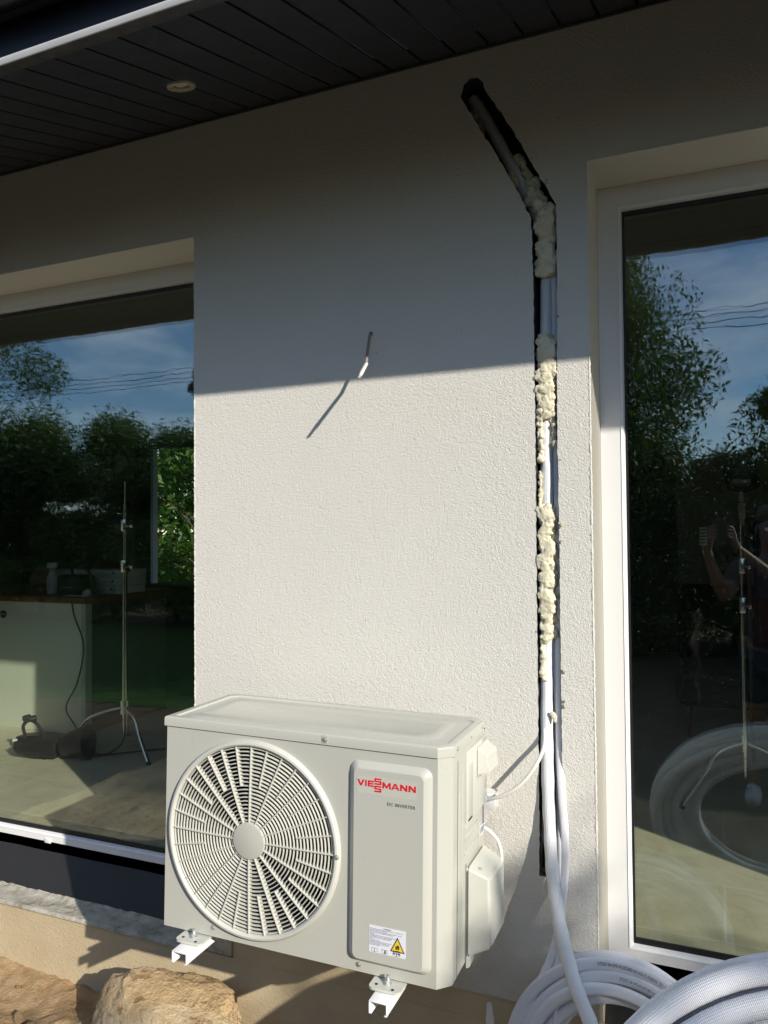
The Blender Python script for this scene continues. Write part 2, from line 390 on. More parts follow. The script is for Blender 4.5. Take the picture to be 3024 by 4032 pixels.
def screw(name, p, r, parent, nrm=(0, -1, 0), mat=None):
    bm = B(); p = Vector(p); n_ = Vector(nrm)
    t = bmesh.new(); bmesh.ops.create_uvsphere(t, u_segments=16, v_segments=8, radius=r)
    for v in t.verts: v.co.z *= .45
    q = n_.to_track_quat('Z', 'Y').to_matrix().to_4x4(); q.translation = p
    bmesh.ops.transform(t, matrix=q, verts=t.verts); merge(bm, t)
    cyl(bm, p-n_*r*.1, p+n_*r*.08, r*1.35, n=16)
    return obj(name, bm, mat or M['steel'], parent)

# ---------------------------------------------------------------- house
XL, XR = -1.632, -0.315          # pier between the two window openings
ZT = 1.022; ZB = -1.385; ZST = -1.313
house = empty('house', 'cream rendered house wall with dark soffit, tan plinth and two large windows', 'house', (0, 0, -1.6))
def hp(name, bm, mat, **k):      # house part: keeps world coordinates
    o = obj(name, bm, mat, house, **k); o.location = (0, 0, 1.6); return o
slot = [(-.674, 1.285), (-.656, 1.252), (-.618, 1.179), (-.551, 1.06), (-.494, .941), (-.470, .887), (-.466, .739), (-.4655, .47), (-.467, -.076), (-.468, -.43), (-.469, -.815), (-.471, -.953),
        (-.401, -.950), (-.404, -.70), (-.4035, -.425), (-.403, -.076), (-.404, .277), (-.402, .464), (-.399, .734), (-.399, .914), (-.464, 1.043), (-.520, 1.154), (-.598, 1.285), (-.604, 1.310), (-.622, 1.330), (-.645, 1.333), (-.664, 1.318)]
rs = random.Random(3); slot2 = []
for i, p in enumerate(slot):     # ragged cut edge
    q = slot[(i+1) % len(slot)]; n_ = max(1, int(math.dist(p, q)/.012))
    for j in range(n_):
        t = j/n_; jit = .0012 if j else 0
        if p[1] > .8: jit *= 2.0
        slot2.append((p[0]+(q[0]-p[0])*t+rs.uniform(-jit, jit), p[1]+(q[1]-p[1])*t+rs.uniform(-jit, jit)))
outer = [(-5.2, ZB), (-5.2, 1.47), (3.2, 1.47), (3.2, ZST), (1.632, ZST), (1.632, ZT), (XR, ZT), (XR, ZST), (-1.49, ZST), (XL, ZST), (XL, ZT), (-4.2, ZT), (-4.2, ZB)]
bm = poly_extrude([outer, slot2], .20)
bm2 = bm
for f in bm2.faces:
    c = f.calc_center_median()
    if abs(f.normal.y) < .5 and .002 < c.y < .198:
        if -.70 < c.x < -.39 and -.96 < c.z < 1.34: f.material_index = 1
        elif (abs(c.x-XL) < .002 or abs(c.x-XR) < .002 or abs(c.x-1.632) < .002 or abs(c.x+4.2) < .002 or abs(c.z-ZT) < .002): f.material_index = 2
wall = hp('wall', bm2, [M['stucco'], M['eps'], M['reveal']], smooth=False)
# rough arrises where the render turns into the reveals: fine bead of render
for i, (p0, p1) in enumerate((((XL, ZST), (XL, ZT)), ((XR, ZST), (XR, ZT)), ((-4.2, ZT), (XL, ZT)), ((XR, ZT), (1.632, ZT)))):
    n_ = int(math.dist(p0, p1)/.006); bm = B(); path = []; rr = []
    for j in range(n_+1):
        t = j/n_; path.append((p0[0]+(p1[0]-p0[0])*t+rs.uniform(-.0006, .0006), .0018+rs.uniform(-.0005, .0005), p0[1]+(p1[1]-p0[1])*t+rs.uniform(-.0006, .0006))); rr.append(.0030+rs.uniform(-.0009, .0009))
    tube(bm, path, rr, 8); hp('render_edge', bm, M['stucco'])
# chase liner behind the slot
bm = B(); box(bm, (-.72, .0, 0), (-.38, .012, 1), 0); 
for v in bm.verts: v.co = Vector((v.co.x, v.co.y+.072, -.98+v.co.z*2.36))
hp('chase_back', bm, M['eps'])
# inner leaf: solid masonry behind the pier and the far reveals
bm = B()
for a, b in (((XL-.0, .201, ZST), (XR+.0, .38, 1.47)), ((1.634, .201, ZST), (3.2, .38, 1.47)), ((-5.2, .201, ZB), (-4.202, .38, 1.47)), ((-4.2, .201, ZT+.002), (XL-.002, .38, 1.47)), ((XR+.002, .201, ZT+.002), (1.632, .38, 1.47))): box(bm, a, b)
for v in bm.verts: pass
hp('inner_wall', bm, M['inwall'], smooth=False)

# windows: thing part 'window' (frame profile) with pane, gasket, bead as sub-parts
def window(x0, x1, z0, z1, yf=.20, hidden_left=False):
    fw = .0695
    ln = [(x0, z0), (x1, z0), (x1, z1), (x0, z1)]
    gi = (x0+fw, x1-fw, z0+.083, z1-.073)
    inner = [(gi[0]-.010, gi[2]-.010), (gi[1]+.010, gi[2]-.010), (gi[1]+.010, gi[3]+.010), (gi[0]-.010, gi[3]+.010)]
    bm = poly_extrude([ln, inner], .07)
    for v in bm.verts: v.co.y += yf
    fr = hp('window', bm, M['frame'], smooth=False)
    # sloped glazing bead round the pane
    bm = B(); xo0, xo1, zo0, zo1 = gi[0]-.0105, gi[1]+.0105, gi[2]-.0105, gi[3]+.0105
    o4 = [bm.verts.new(p) for p in ((xo0, yf-.002, zo0), (xo1, yf-.002, zo0), (xo1, yf-.002, zo1), (xo0, yf-.002, zo1))]
    m4 = [bm.verts.new(p) for p in ((gi[0]-.004, yf+.003, gi[2]-.004), (gi[1]+.004, yf+.003, gi[2]-.004), (gi[1]+.004, yf+.003, gi[3]+.004), (gi[0]-.004, yf+.003, gi[3]+.004))]
    i4 = [bm.verts.new(p) for p in ((gi[0], yf+.018, gi[2]), (gi[1], yf+.018, gi[2]), (gi[1], yf+.018, gi[3]), (gi[0], yf+.018, gi[3]))]
    for a, b in ((o4, m4), (m4, i4)):
        for i in range(4): bm.faces.new((a[i], a[(i+1) % 4], b[(i+1) % 4], b[i]))
    bd = obj('glazing_bead', bm, M['frame'], fr, smooth=False)
    g = .006
    bm = poly_extrude([[(gi[0], gi[2]), (gi[1], gi[2]), (gi[1], gi[3]), (gi[0], gi[3])], [(gi[0]+g, gi[2]+.016), (gi[1]-g, gi[2]+.016), (gi[1]-g, gi[3]-.013), (gi[0]+g, gi[3]-.013)]], .006)
    for v in bm.verts: v.co.y += yf+.015
    obj('gasket', bm, M['gasket'], fr, smooth=False)
    bm = B(); box(bm, (gi[0]-.008, yf+.022, gi[2]-.008), (gi[1]+.008, yf+.050, gi[3]+.008))
    obj('pane', bm, M['glass_clean'] if x0 < -2 else M['glass'], fr, smooth=False)
    return fr
wl = window(-4.26, XL+.028-.0, -1.283, 1.0215); wl['label'] = 'wide white framed window left of the outdoor unit'
wr = window(-.3145, 1.66, -1.278, 1.0215); wr['label'] = 'white framed window right of the pipe chase'
bm = B(); box(bm, (-2.52, .1935, -1.240), (-2.487, .1985, -1.223), .0022); hp('drain_cap', bm, M['frame'])
# membrane, mortar ledge, plinth
def strip(x0, x1):
    nx, nz = int((x1-x0)/.02), 12; bm = B(); g = []
    for i in range(nx+1):
        x = x0+(x1-x0)*i/nx; row = []
        for j in range(nz+1):
            t = j/nz; z = -1.405+t*.135; y = .088+.107*t+.004*noise.noise(Vector((x*6, z*9, 0)))
            row.append(bm.verts.new((x, y, z)))
        g.append(row)
    for i in range(nx):
        for j in range(nz): bm.faces.new((g[i][j], g[i+1][j], g[i+1][j+1], g[i][j+1]))
    return bm
for a, b in ((-4.2, XL), (XR, 1.632)): hp('membrane', strip(a, b), M['membrane'])
def ledge(x0, x1):
    nx = int((x1-x0)/.008); ny = 18; bm = B(); g = []
    for i in range(nx+1):
        x = x0+(x1-x0)*i/nx; row = [bm.verts.new((x, -.004, -1.397))]
        edge = .012*noise.noise(Vector((x*14, 3, 0)))+.006*noise.noise(Vector((x*50, 1, 0)))
        for j in range(ny+1):
            t = j/ny; y = -.004+t*.105
            z = ZB+.0016*noise.noise(Vector((x*30, y*30, 0)))+.0014*noise.noise(Vector((x*90, y*90, 2)))
            if t > .72: z += (t-.72)*.03*(1+.5*noise.noise(Vector((x*11, 5, 0)))+.5*noise.noise(Vector((x*35, 9, 0))))
            if j == 0: z -= .004+.002*noise.noise(Vector((x*25, 8, 0)))
            row.append(bm.verts.new((x, y, z)))
        g.append(row)
    for i in range(nx):
        for j in range(ny+1): bm.faces.new((g[i][j], g[i+1][j], g[i+1][j+1], g[i][j+1]))
    bmesh.ops.recalc_face_normals(bm, faces=bm.faces[:]); return bm
hp('mortar_ledge', ledge(-4.2, XL-.001), M['mortar'], angle=60); hp('mortar_ledge', ledge(XR+.001, 1.632), M['mortar'], angle=60)
bm = B(); box(bm, (XL-.002, -.003, -1.383), (-1.488, .1, ZST-.001), .002); hp('mortar_patch', bm, M['mortar'])
bm = B()
box(bm, (-5.2, .004, -1.8), (3.2, .19, -1.389)); box(bm, (-1.486, .006, -1.391), (XR-.002, .19, ZST-.002)); box(bm, (1.634, .004, -1.391), (3.2, .19, ZST-.002))
hp('plinth', bm, M['tan'], smooth=False)
# soffit: sloped boards running out from the wall, with narrow grooves
sl = math.atan2(1.414-1.172, .806); cs, sn = math.cos(sl), math.sin(sl); LS = math.hypot(.806, .242)
def sof(x, s, d=0): return (x, -s*cs-d*sn, 1.414-s*sn+d*cs)       # s from wall outwards, d up
bm = B(); pit = .1025
XG = -.987-41*pit; x = XG
while x < 3.2:
    w = pit-.0090; skew = .012
    for (s0, s1, d0, d1, xa, xb) in ((0, LS-.065, 0, .004, x, x+w), (0, LS-.065, .010, .013, x+w-.002, x+pit+.002)):
        vs = [bm.verts.new(sof(*p)) for p in ((xa, s0, d0), (xb, s0, d0), (xb, s1, d0), (xa, s1, d0), (xa, s0, d1), (xb, s0, d1), (xb, s1, d1), (xa, s1, d1))]
        for q in ((0, 3, 2, 1), (4, 5, 6, 7), (0, 1, 5, 4), (1, 2, 6, 5), (2, 3, 7, 6), (3, 0, 4, 7)): bm.faces.new([vs[t] for t in q])
    x += pit
sf = hp('soffit', bm, M['soffit'], smooth=False)
bm = B()   # perforated strip in one board
bx = -.987-pit
for a in range(4, 106):
    for b in range(10):
        px, ps = bx+.008+b*.0086+(a % 2)*.0043, .06+a*.0068
        p = Vector(sof(px, ps, -.0004)); t = bmesh.new()
        bmesh.ops.create_circle(t, cap_ends=True, segments=6, radius=.0014)
        bmesh.ops.transform(t, matrix=Matrix.Translation(p) @ Matrix.Rotation(sl, 4, 'X'), verts=t.verts)
        for f in t.faces: f.normal_flip()
        for f in t.faces: bm.faces.new([bm.verts.new(v.co) for v in f.verts])
        t.free()
pf = obj('perforation', bm, M['cavity'], sf, smooth=False)
bm = B()   # wall-side trim and outer trim, drip edge
def slab(bm, xa, xb, s0, s1, d0, d1):
    vs = [bm.verts.new(sof(*p)) for p in ((xa, s0, d0), (xb, s0, d0), (xb, s1, d0), (xa, s1, d0), (xa, s0, d1), (xb, s0, d1), (xb, s1, d1), (xa, s1, d1))]
    for q in ((0, 3, 2, 1), (4, 5, 6, 7), (0, 1, 5, 4), (1, 2, 6, 5), (2, 3, 7, 6), (3, 0, 4, 7)): bm.faces.new([vs[t] for t in q])
slab(bm, -5.2, 3.2, .001, .014, -.006, -.0005)
hp('wall_trim', bm, M['soffit'], smooth=False)
bm = B(); slab(bm, -5.2, 3.2, LS-.060, LS-.004, -.007, -.001); hp('eave_trim', bm, M['fascia'], smooth=False)
bm = B(); n_ = 160; g = []
for i in range(n_+1):
    x = -5.2+8.4*i/n_; w = .0014*noise.noise(Vector((x*3, 0, 0)))
    g.append([bm.verts.new(sof(x, s, d)) for s, d in ((LS-.006, -.0075), (LS-.001, -.0105+w), (LS+.0015, -.009+w), (LS+.003, .001+w), (LS+.002, .004), (LS+.001, .006))])
for i in range(n_):
    for j in range(5): bm.faces.new((g[i][j], g[i+1][j], g[i+1][j+1], g[i][j+1]))
hp('drip_edge', bm, M['edge'])
bm = B(); e0 = Vector(sof(0, LS, 0)); box(bm, (-5.2, e0.y-.001, e0.z+.0065), (3.2, e0.y+.02, e0.z+.14)); hp('fascia_board', bm, M['gutter'], smooth=False)
bm = B(); e = Vector(sof(0, LS+.004, 0)); prof = [(0, .05), (0, .012)]+[(-.058+.058*math.cos(R(a)), .010-.050*math.sin(R(a))) for a in range(0, 181, 15)]+[(-.116, .05), (-.120, .05), (-.120, .0), ]
rows = [[bm.verts.new((x, e.y+p[0], e.z+p[1]+.118)) for p in prof] for x in (-5.2, 3.2)]
for j in range(len(prof)-1): bm.faces.new((rows[0][j], rows[1][j], rows[1][j+1], rows[0][j+1]))
hp('gutter', bm, M['gutter'])
# roof plane above
bm = B(); slab(bm, -5.3, 3.3, -3.9, LS+.02, .09, .13)
hp('roof', bm, M['roof'], smooth=False)
bm = B(); box(bm, (-5.25, -.80, 1.19), (-5.2, .3, 1.6)); hp('verge_board', bm, M['roof'], smooth=False)
bm = B(); box(bm, (3.2, -.80, 1.19), (3.25, .3, 1.6)); hp('verge_board', bm, M['roof'], smooth=False)
# rooms
YB = 6.2
bm = B(); box(bm, (-9.5, .20, -1.30), (4.5, YB+.2, -1.235)); hp('interior_floor', bm, M['tiles'], smooth=False)
bm = B(); box(bm, (-9.5, .381, 1.33), (4.5, YB+.2, 1.42)); hp('ceiling', bm, M['ceil'], smooth=False)
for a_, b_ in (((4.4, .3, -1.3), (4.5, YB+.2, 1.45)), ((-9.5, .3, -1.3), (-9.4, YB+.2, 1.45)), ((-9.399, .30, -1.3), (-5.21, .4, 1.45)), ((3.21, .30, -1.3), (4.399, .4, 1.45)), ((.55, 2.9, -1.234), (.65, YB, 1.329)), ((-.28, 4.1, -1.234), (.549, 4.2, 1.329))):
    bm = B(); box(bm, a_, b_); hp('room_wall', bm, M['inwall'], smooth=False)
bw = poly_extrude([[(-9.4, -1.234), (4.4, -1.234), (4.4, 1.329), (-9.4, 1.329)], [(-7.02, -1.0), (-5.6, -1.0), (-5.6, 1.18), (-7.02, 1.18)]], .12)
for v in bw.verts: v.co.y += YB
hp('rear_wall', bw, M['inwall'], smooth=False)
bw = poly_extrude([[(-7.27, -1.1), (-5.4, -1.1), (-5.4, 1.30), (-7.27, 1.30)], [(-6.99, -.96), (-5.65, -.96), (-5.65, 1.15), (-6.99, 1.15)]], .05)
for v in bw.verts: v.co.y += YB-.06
rw = hp('rear_window', bw, plain('grey_frame', (.07, .07, .068), .6), smooth=False)

# recessed spot in the soffit
sp_c = Vector((-1.413, -.349, 1.3075)); spt = empty('spotlight', 'round recessed spotlight set into the dark soffit', 'light', sp_c, rot=(sl, 0, 0))
# local -z faces down out of the boards
bm = B(); lathe(bm, [(.030, .002), (.031, -.005), (.036, -.0062), (.041, -.0045), (.0425, -.001), (.0425, .002)], (0, 0, 0), 'Z', 40); obj('trim_ring', bm, M['trimring'], spt)
bm = B(); lathe(bm, [(.0305, -.001), (.028, -.0035), (.0235, -.002), (.023, .006)], (0, 0, 0), 'Z', 40); obj('inner_ring', bm, M['trimring'], spt)
bm = B(); lathe(bm, [(.0228, .004), (.016, .0005), (.008, -.0015), (.0003, -.002)], (0, 0, 0), 'Z', 32); obj('lens', bm, M['bulb'], spt)

# ---------------------------------------------------------------- air conditioner (local frame: front y=0)
def acm(lx, ly, lz): pass
AC = empty('outdoor_unit', 'cream air conditioner outdoor unit with round fan grille and red lettering, on two brackets', 'air conditioner')
ro, ti, tx = .0265, -.016, -.0067
def A3(l):
    lx, ly, lz = l
    lx, lz = lx*math.cos(ti)-lz*math.sin(ti), lx*math.sin(ti)+lz*math.cos(ti)
    ly, lz = ly-lz*tx, lz+ly*tx
    return Vector((-1.3894+math.cos(ro)*lx-math.sin(ro)*ly, -.46+math.sin(ro)*lx+math.cos(ro)*ly, -1.0491+lz))
o0 = A3((0, 0, 0)); cx_ = (A3((1, 0, 0))-o0).normalized(); cz_ = (A3((0, 0, 1))-o0).normalized(); cy_ = cz_.cross(cx_)
AC_M = Matrix(((cx_.x, cy_.x, cz_.x, o0.x), (cx_.y, cy_.y, cz_.y, o0.y), (cx_.z, cy_.z, cz_.z, o0.z), (0, 0, 0, 1)))
AC.matrix_world = AC_M
Wd, Dp, Ht, ch = .800, .324, .533, .0295
def ap(name, bm, mat, par=None, **k): return obj(name, bm, mat, par or AC, **k)
fc = (.2705, .2690)
circ = [(fc[0]+.243*math.cos(R(a*3)), fc[1]+.243*math.sin(R(a*3))) for a in range(120)]
bm = poly_extrude([[(.003, 0), (Wd-ch, 0), (Wd-ch, Ht), (.003, Ht)], circ], .003)
front = ap('front_panel', bm, M['ac'], smooth=False)
# wrap-around shell with chamfered right front corner
bm = B()
path = [(Wd-ch, 0.0), (Wd, ch), (Wd, .066), (Wd, Dp), (0, Dp), (0, .003), (.003, 0.0)]
g = [[bm.verts.new((x, y, z)) for z in (0, Ht)] for x, y in path]
for i in range(len(path)-1): bm.faces.new((g[i][0], g[i+1][0], g[i+1][1], g[i][1]))
bmesh.ops.recalc_face_normals(bm, faces=bm.faces[:])
es = [e for e in bm.edges if abs(e.verts[0].co.z-e.verts[1].co.z) > .1 and len(e.link_faces) == 2 and e.calc_face_angle(0) > .3]
bmesh.ops.bevel(bm, geom=es, offset=.006, segments=4, affect='EDGES', profile=.5)
casing = ap('casing', bm, M['ac'], angle=50)
bm = B()
fp = [(0.002, .002), (Wd-ch-.001, .002), (Wd-.002, ch+.001), (Wd-.002, Dp-.002), (.002, Dp-.002)]
v0 = [bm.verts.new((x, y, .0015)) for x, y in fp]; bm.faces.new(v0[::-1]); ap('base_plate', bm, M['ac'], smooth=False)
# side seams and embossed ribs
bm = B(); box(bm, (Wd-.0005, .0655, .002), (Wd+.0006, .0668, Ht-.02)); ap('seam', bm, M['cavity'], casing)
bm = B()
for (y0, y1, z0, z1, t) in ((.072, .088, .03, .44, .0018), (.100, .112, .02, .47, .0018), (.128, .255, .300, .312, .0035), (.128, .255, .262, .270, .003), (.262, .275, .24, .30, .003)):
    box(bm, (Wd-.001, y0, z0), (Wd+t, y1, z1), min(t, .0016), 2)
ap('pressed_ribs', bm, M['ac'], casing)
# raised control cover on the front
outl = rrect(.5475, .0275, .7585, .5065, .022, 8); inn = rrect(.5630, .0390, .7405, .4905, .014, 8); mid = rrect(.5490, .0290, .7570, .5050, .021, 8)
bm = B(); rings = []
for lp, y in ((outl, -.0002), (mid, -.0030), (rrect(.5600, .0365, .7435, .4940, .016, 8), -.0125), (inn, -.0145)):
    rings.append([bm.verts.new((x, y, z)) for x, z in lp])
for a, b in zip(rings, rings[1:]):
    for i in range(len(a)): bm.faces.new((a[i], a[(i+1) % len(a)], b[(i+1) % len(a)], b[i]))
bm.faces.new(rings[-1]); bmesh.ops.recalc_face_normals(bm, faces=bm.faces[:])
cov = ap('control_cover', bm, M['ac'], angle=28)
YF = -.0146
bm = poly_extrude([rrect(.5705, .432, .7235, .4745, .001, 2)], .0002)
for v in bm.verts: v.co.y += YF-.0002
kk = plain('logo_backing', (.54, .542, .48), .25, var=.01); bk = ap('logo_backing', bm, kk, cov, smooth=False)
bm = B(); off = .022
def glyph(c, x0, x1, z0, h, w):
    x = lambda t: x0+(x1-x0)*t
    W_ = w/(x1-x0); H = w*.82/h
    P_ = {'I': [[(0, 0), (1, 0), (1, 1), (0, 1)]],
     'E': [[(0, 0), (1, 0), (1, H), (W_, H), (W_, .5-H/2), (.92, .5-H/2), (.92, .5+H/2), (W_, .5+H/2), (W_, 1-H), (1, 1-H), (1, 1), (0, 1)]],
     'V': [[(.5-W_*.55, 0), (.5+W_*.55, 0), (1, 1), (1-W_*1.15, 1), (.5, .32), (W_*1.15, 1), (0, 1)]],
     'A': [[(0, 0), (W_*1.1, 0), (W_*1.1+.07, .2), (1-W_*1.1-.07, .2), (1-W_*1.1, 0), (1, 0), (.5+W_*.6, 1), (.5-W_*.6, 1)], [(W_*1.1+.14, .38), (1-W_*1.1-.14, .38), (.5, .74)]],
     'N': [[(0, 0), (W_, 0), (W_, .62), (1-W_*1.1, 0), (1, 0), (1, 1), (1-W_, 1), (1-W_, .40), (W_*1.1, 1), (0, 1)]],
     'M': [[(0, 0), (W_, 0), (W_, .60), (.5-W_*.30, .05), (.5+W_*.30, .05), (1-W_, .60), (1-W_, 0), (1, 0), (1, 1), (1-W_*1.15, 1), (.5, .40), (W_*1.15, 1), (0, 1)]]}
    t = poly_extrude([[(x(a), z0+b*h) for a, b in lp] for lp in P_[c]], .0003)
    for v in t.verts: v.co.y += YF-.0008
    return t
for c_, x0, x1, z0, h in (('V', .5725, .5912, .4508, .0146), ('I', .5930, .5970, .4508, .0146), ('E', .6002, .6160, .4508, .0146), ('M', .6378, .6590, .4508, .0146), ('A', .6600, .6810, .4508, .0146), ('N', .6828, .7010, .4508, .0146), ('N', .7040, .7222, .4508, .0146)):
    merge(bm, glyph(c_, x0, x1, z0, h, .0042))
for z0 in (.4574, .4398):
    S_ = [(.635, z0+.0118), (.635, z0+.0152), (.6185, z0+.0152), (.6172, z0+.0138), (.6172, z0+.0076), (.6185, z0+.0062), (.6310, z0+.0062), (.6310, z0+.0036), (.6172, z0+.0036), (.6172, z0), (.6337, z0), (.6350, z0+.0014), (.6350, z0+.0082), (.6337, z0+.0096), (.6212, z0+.0096), (.6212, z0+.0118)]
    t = poly_extrude([S_], .0003)
    for v in t.verts: v.co.y += YF-.0008
    merge(bm, t)
ap('lettering', bm, M['red'], cov, smooth=False)
bm = fit_text('DC INVERTER', .6500, .7205, .4115, .0075, YF-.0002, .004, 1.15); ap('small_lettering', bm, M['ink'], cov, smooth=False)
bm = poly_extrude([rrect(.6068, .0620, .7000, .1255, .0015, 3)], .0003)
for v in bm.verts: v.co.y += YF-.0004
stk = ap('warning_sticker', bm, M['sticker'], cov, smooth=False)
bm = B(); yt = YF-.0007
lines = ['Do not use means to accelerate the defrosting process or to clean,other than', 'those recommended by the manufacturer.', 'Should repair be necessary, contact your nearest authorized Service Centre.',
         'Any repairs carried out by unqualified personnel may be', 'dangerous.', 'The appliance shall be stored in a room without continuously', 'operating ignition sources. (for example: open flames,', 'an operating gas appliance or an operating electric', 'heater.)',
         'Do not pierce or burn.', 'Appliance filled with flammable gas R32. For repairs,', "strictly follow manufacturer's instructions only.", 'Be aware that refrigerants not contain odour.', "Read specialist's manual."]
merge(bm, fit_text('WARNING', .643, .663, .1205, .0022, yt, .01))
z = .1172
for s in lines:
    t = text_bm(s, .00285, .00003, .00001)
    for v in t.verts: v.co = Vector((.6085+v.co.x*.93, yt+v.co.y, z+v.co.z))
    merge(bm, t); z -= .0029
ap('fine_print', bm, M['ink_soft'], stk, smooth=False)
tri = [(.6610, .0738), (.6975, .0738), (.6793, .1085)]
bm = poly_extrude([tri], .0002)
for v in bm.verts: v.co.y += YF-.0009
ap('hazard_border', bm, M['ink'], stk, smooth=False)
cxm, czm = .6793, .0855
bm = poly_extrude([[(cxm+(x-cxm)*.78, czm+(z-czm)*.78) for x, z in tri]], .0002)
for v in bm.verts: v.co.y += YF-.0012
ap('hazard_field', bm, M['yellow'], stk, smooth=False)
fl = [(-.0035, 0), (-.0052, .004), (-.004, .0085), (-.0022, .0065), (-.001, .0125), (.0015, .0095), (.003, .0115), (.0052, .006), (.0036, 0)]
bm = poly_extrude([[(cxm+x, .0800+z*.95) for x, z in fl], [(cxm-.0016, .0815), (cxm+.0014, .0815), (cxm+.0003, .0850)], [(cxm-.0055, .0765), (cxm+.0055, .0765), (cxm+.0055, .0775), (cxm-.0055, .0775)]], .0002)
for v in bm.verts: v.co.y += YF-.0015
ap('flame_symbol', bm, M['ink'], stk, smooth=False)
bm = B()
for bx_, w_ in ((.6135, .015), (.6395, .014), (.6680, .018)):
    for lp in ([(0, 0), (w_/2, -.0012), (w_/2, .0080), (0, .0092)], [(w_/2, -.0012), (w_, 0), (w_, .0092), (w_/2, .0080)]):
        oo = [(bx_+x, .0630+z+.0016) for x, z in lp]; c2 = (sum(p[0] for p in oo)/4, sum(p[1] for p in oo)/4)
        ii = [(c2[0]+(p[0]-c2[0])*.86, c2[1]+(p[1]-c2[1])*.86) for p in oo]
        t = poly_extrude([oo, ii], .0002)
        for v in t.verts: v.co.y += YF-.0007
        merge(bm, t)
for s, x0, x1, z0, h in (('i', .6478, .6502, .0650, .0065),): merge(bm, fit_text(s, x0, x1, z0, h, yt, .05))
box(bm, (.670, YF-.0010, .0692), (.684, YF-.0007, .0704)); box(bm, (.669, YF-.0010, .0680), (.6725, YF-.0007, .0716)); box(bm, (.6815, YF-.0010, .0680), (.685, YF-.0007, .0716))
ap('booklet_symbols', bm, M['ink'], stk, smooth=False)
# fan guard
guard = None
bm = B(); lathe(bm, [(.2365, .008), (.2365, -.006), (.2385, -.0105), (.2430, -.0130), (.2480, -.0120), (.2520, -.0070), (.2538, -.0003)], (fc[0], 0, fc[1]), 'Y', 128)
guard = ap('fan_guard', bm, M['ac_plastic'], angle=40)
bm = B(); nr = 20
for i in range(nr):
    r = .0515+i*(.2330-.0515)/(nr-1); d = .0062*(1-(r/.24)**2)
    y0 = -.0065-d
    lathe(bm, [(r-.0013, y0+.0065), (r-.0014, y0+.001), (r-.0008, y0), (r+.0008, y0), (r+.0014, y0+.001), (r+.0013, y0+.0065), (r-.0013, y0+.0065)], (fc[0], 0, fc[1]), 'Y', 96)
ap('guard_rings', bm, M['ac_plastic'], guard, angle=40)
spk = B()
for i in range(32):
    a = R(90-i*11.25); r0 = .044 if i % 2 == 0 else .138; bm = B()
    t = bmesh.new(); segs = 8; dx, dz = math.cos(a), math.sin(a); px, pz = -dz*.0014, dx*.0014; prev = None
    for j in range(segs+1):
        r = r0+(.2368-r0)*j/segs; d = .0062*(1-(r/.24)**2); yf, yb = -.0092-d, .0075-d
        q = [t.verts.new((fc[0]+dx*r+sx_*px, y, fc[1]+dz*r+sx_*pz)) for sx_, y in ((-1, yb), (-.8, yf), (.8, yf), (1, yb))]
        if prev:
            for m_ in range(4): t.faces.new((prev[m_], prev[(m_+1) % 4], q[(m_+1) % 4], q[m_]))
        else: t.faces.new(q[::-1])
        prev = q
    t.faces.new(prev); bmesh.ops.recalc_face_normals(t, faces=t.faces[:]); merge(bm, t)
    ap('guard_spoke', bm, M['ac_plastic'], guard, smooth=False)
bm = B(); lathe(bm, [(.0470, .003), (.0470, -.0125), (.0455, -.0158), (.0425, -.0168), (.0002, -.0172)], (fc[0], 0, fc[1]), 'Y', 64); ap('guard_hub', bm, M['ac'], guard)
# air duct, fan and coil behind the guard
bm = B(); lathe(bm, [(.2430, .004), (.2380, .010), (.2300, .055), (.2360, .10), (.255, .108)], (fc[0], 0, fc[1]), 'Y', 96); ap('fan_shroud', bm, plain('shroud', (.12, .12, .115), .5), smooth=True)
bm = B(); box(bm, (.006, .105, .01), (.56, .300, .525))
for f in bm.faces: f.normal_flip()
ap('inner_case', bm, M['cavity'], smooth=False)
bm = B(); box(bm, (.02, .285, .015), (.55, .290, .50))
for i in range(46): box(bm, (.022, .281, .02+i*.0105), (.548, .2849, .0245+i*.0105))
ap('heat_exchanger', bm, M['fins'], smooth=False)
fan = None
bm = B(); cyl(bm, (fc[0], .018, fc[1]), (fc[0], .085, fc[1]), .042, .050, 32, True, .003); fan = ap('fan', bm, M['fan'])
for kb in range(3):
    bm = B(); g = []
    for i in range(13):
        a = R(kb*120+20+i*6.5); row = []
        for j in range(8):
            t = j/7; r = .045+t*(.222-.045); aa = a-R(26)*t
            row.append(bm.verts.new((fc[0]+r*math.cos(aa), .026+i*.0045-.004*t, fc[1]+r*math.sin(aa))))
        g.append(row)
    for i in range(12):
        for j in range(7): bm.faces.new((g[i][j], g[i+1][j], g[i+1][j+1], g[i][j+1]))
    bmesh.ops.solidify(bm, geom=bm.faces[:], thickness=.002); ap('fan_blade', bm, M['fan'], fan)
# lid with pressed ribs
bm = B(); Ld = [(-.004, -.0035), (Wd-ch+.0005, -.0035), (Wd+.0035, ch-.0005), (Wd+.0035, Dp-.022), (Wd-.022, Dp+.0035), (.018, Dp+.0035), (-.004, Dp-.018)]
def inset(p, d):
    cx, cy = Wd/2, Dp/2; return (p[0]+(d if p[0] < cx else -d), p[1]+(d if p[1] < cy else -d))
lv = [(Ld, 0, 0), (Ld, .020, 0), ([inset(p, .0015) for p in Ld], .0235, 0), ([inset(p, .004) for p in Ld], .0250, 0), ([inset(p, .021) for p in Ld], .0250, 0), ([inset(p, .026) for p in Ld], .0215, 0), ([inset(p, .055) for p in Ld], .0215, 0), ([inset(p, .062) for p in Ld], .0245, 0), ([inset(p, .085) for p in Ld], .0248, 0), ([inset(p, .090) for p in Ld], .0232, 0)]
rings = [[bm.verts.new((x, y, Ht+z)) for x, y in lp] for lp, z, _ in lv]
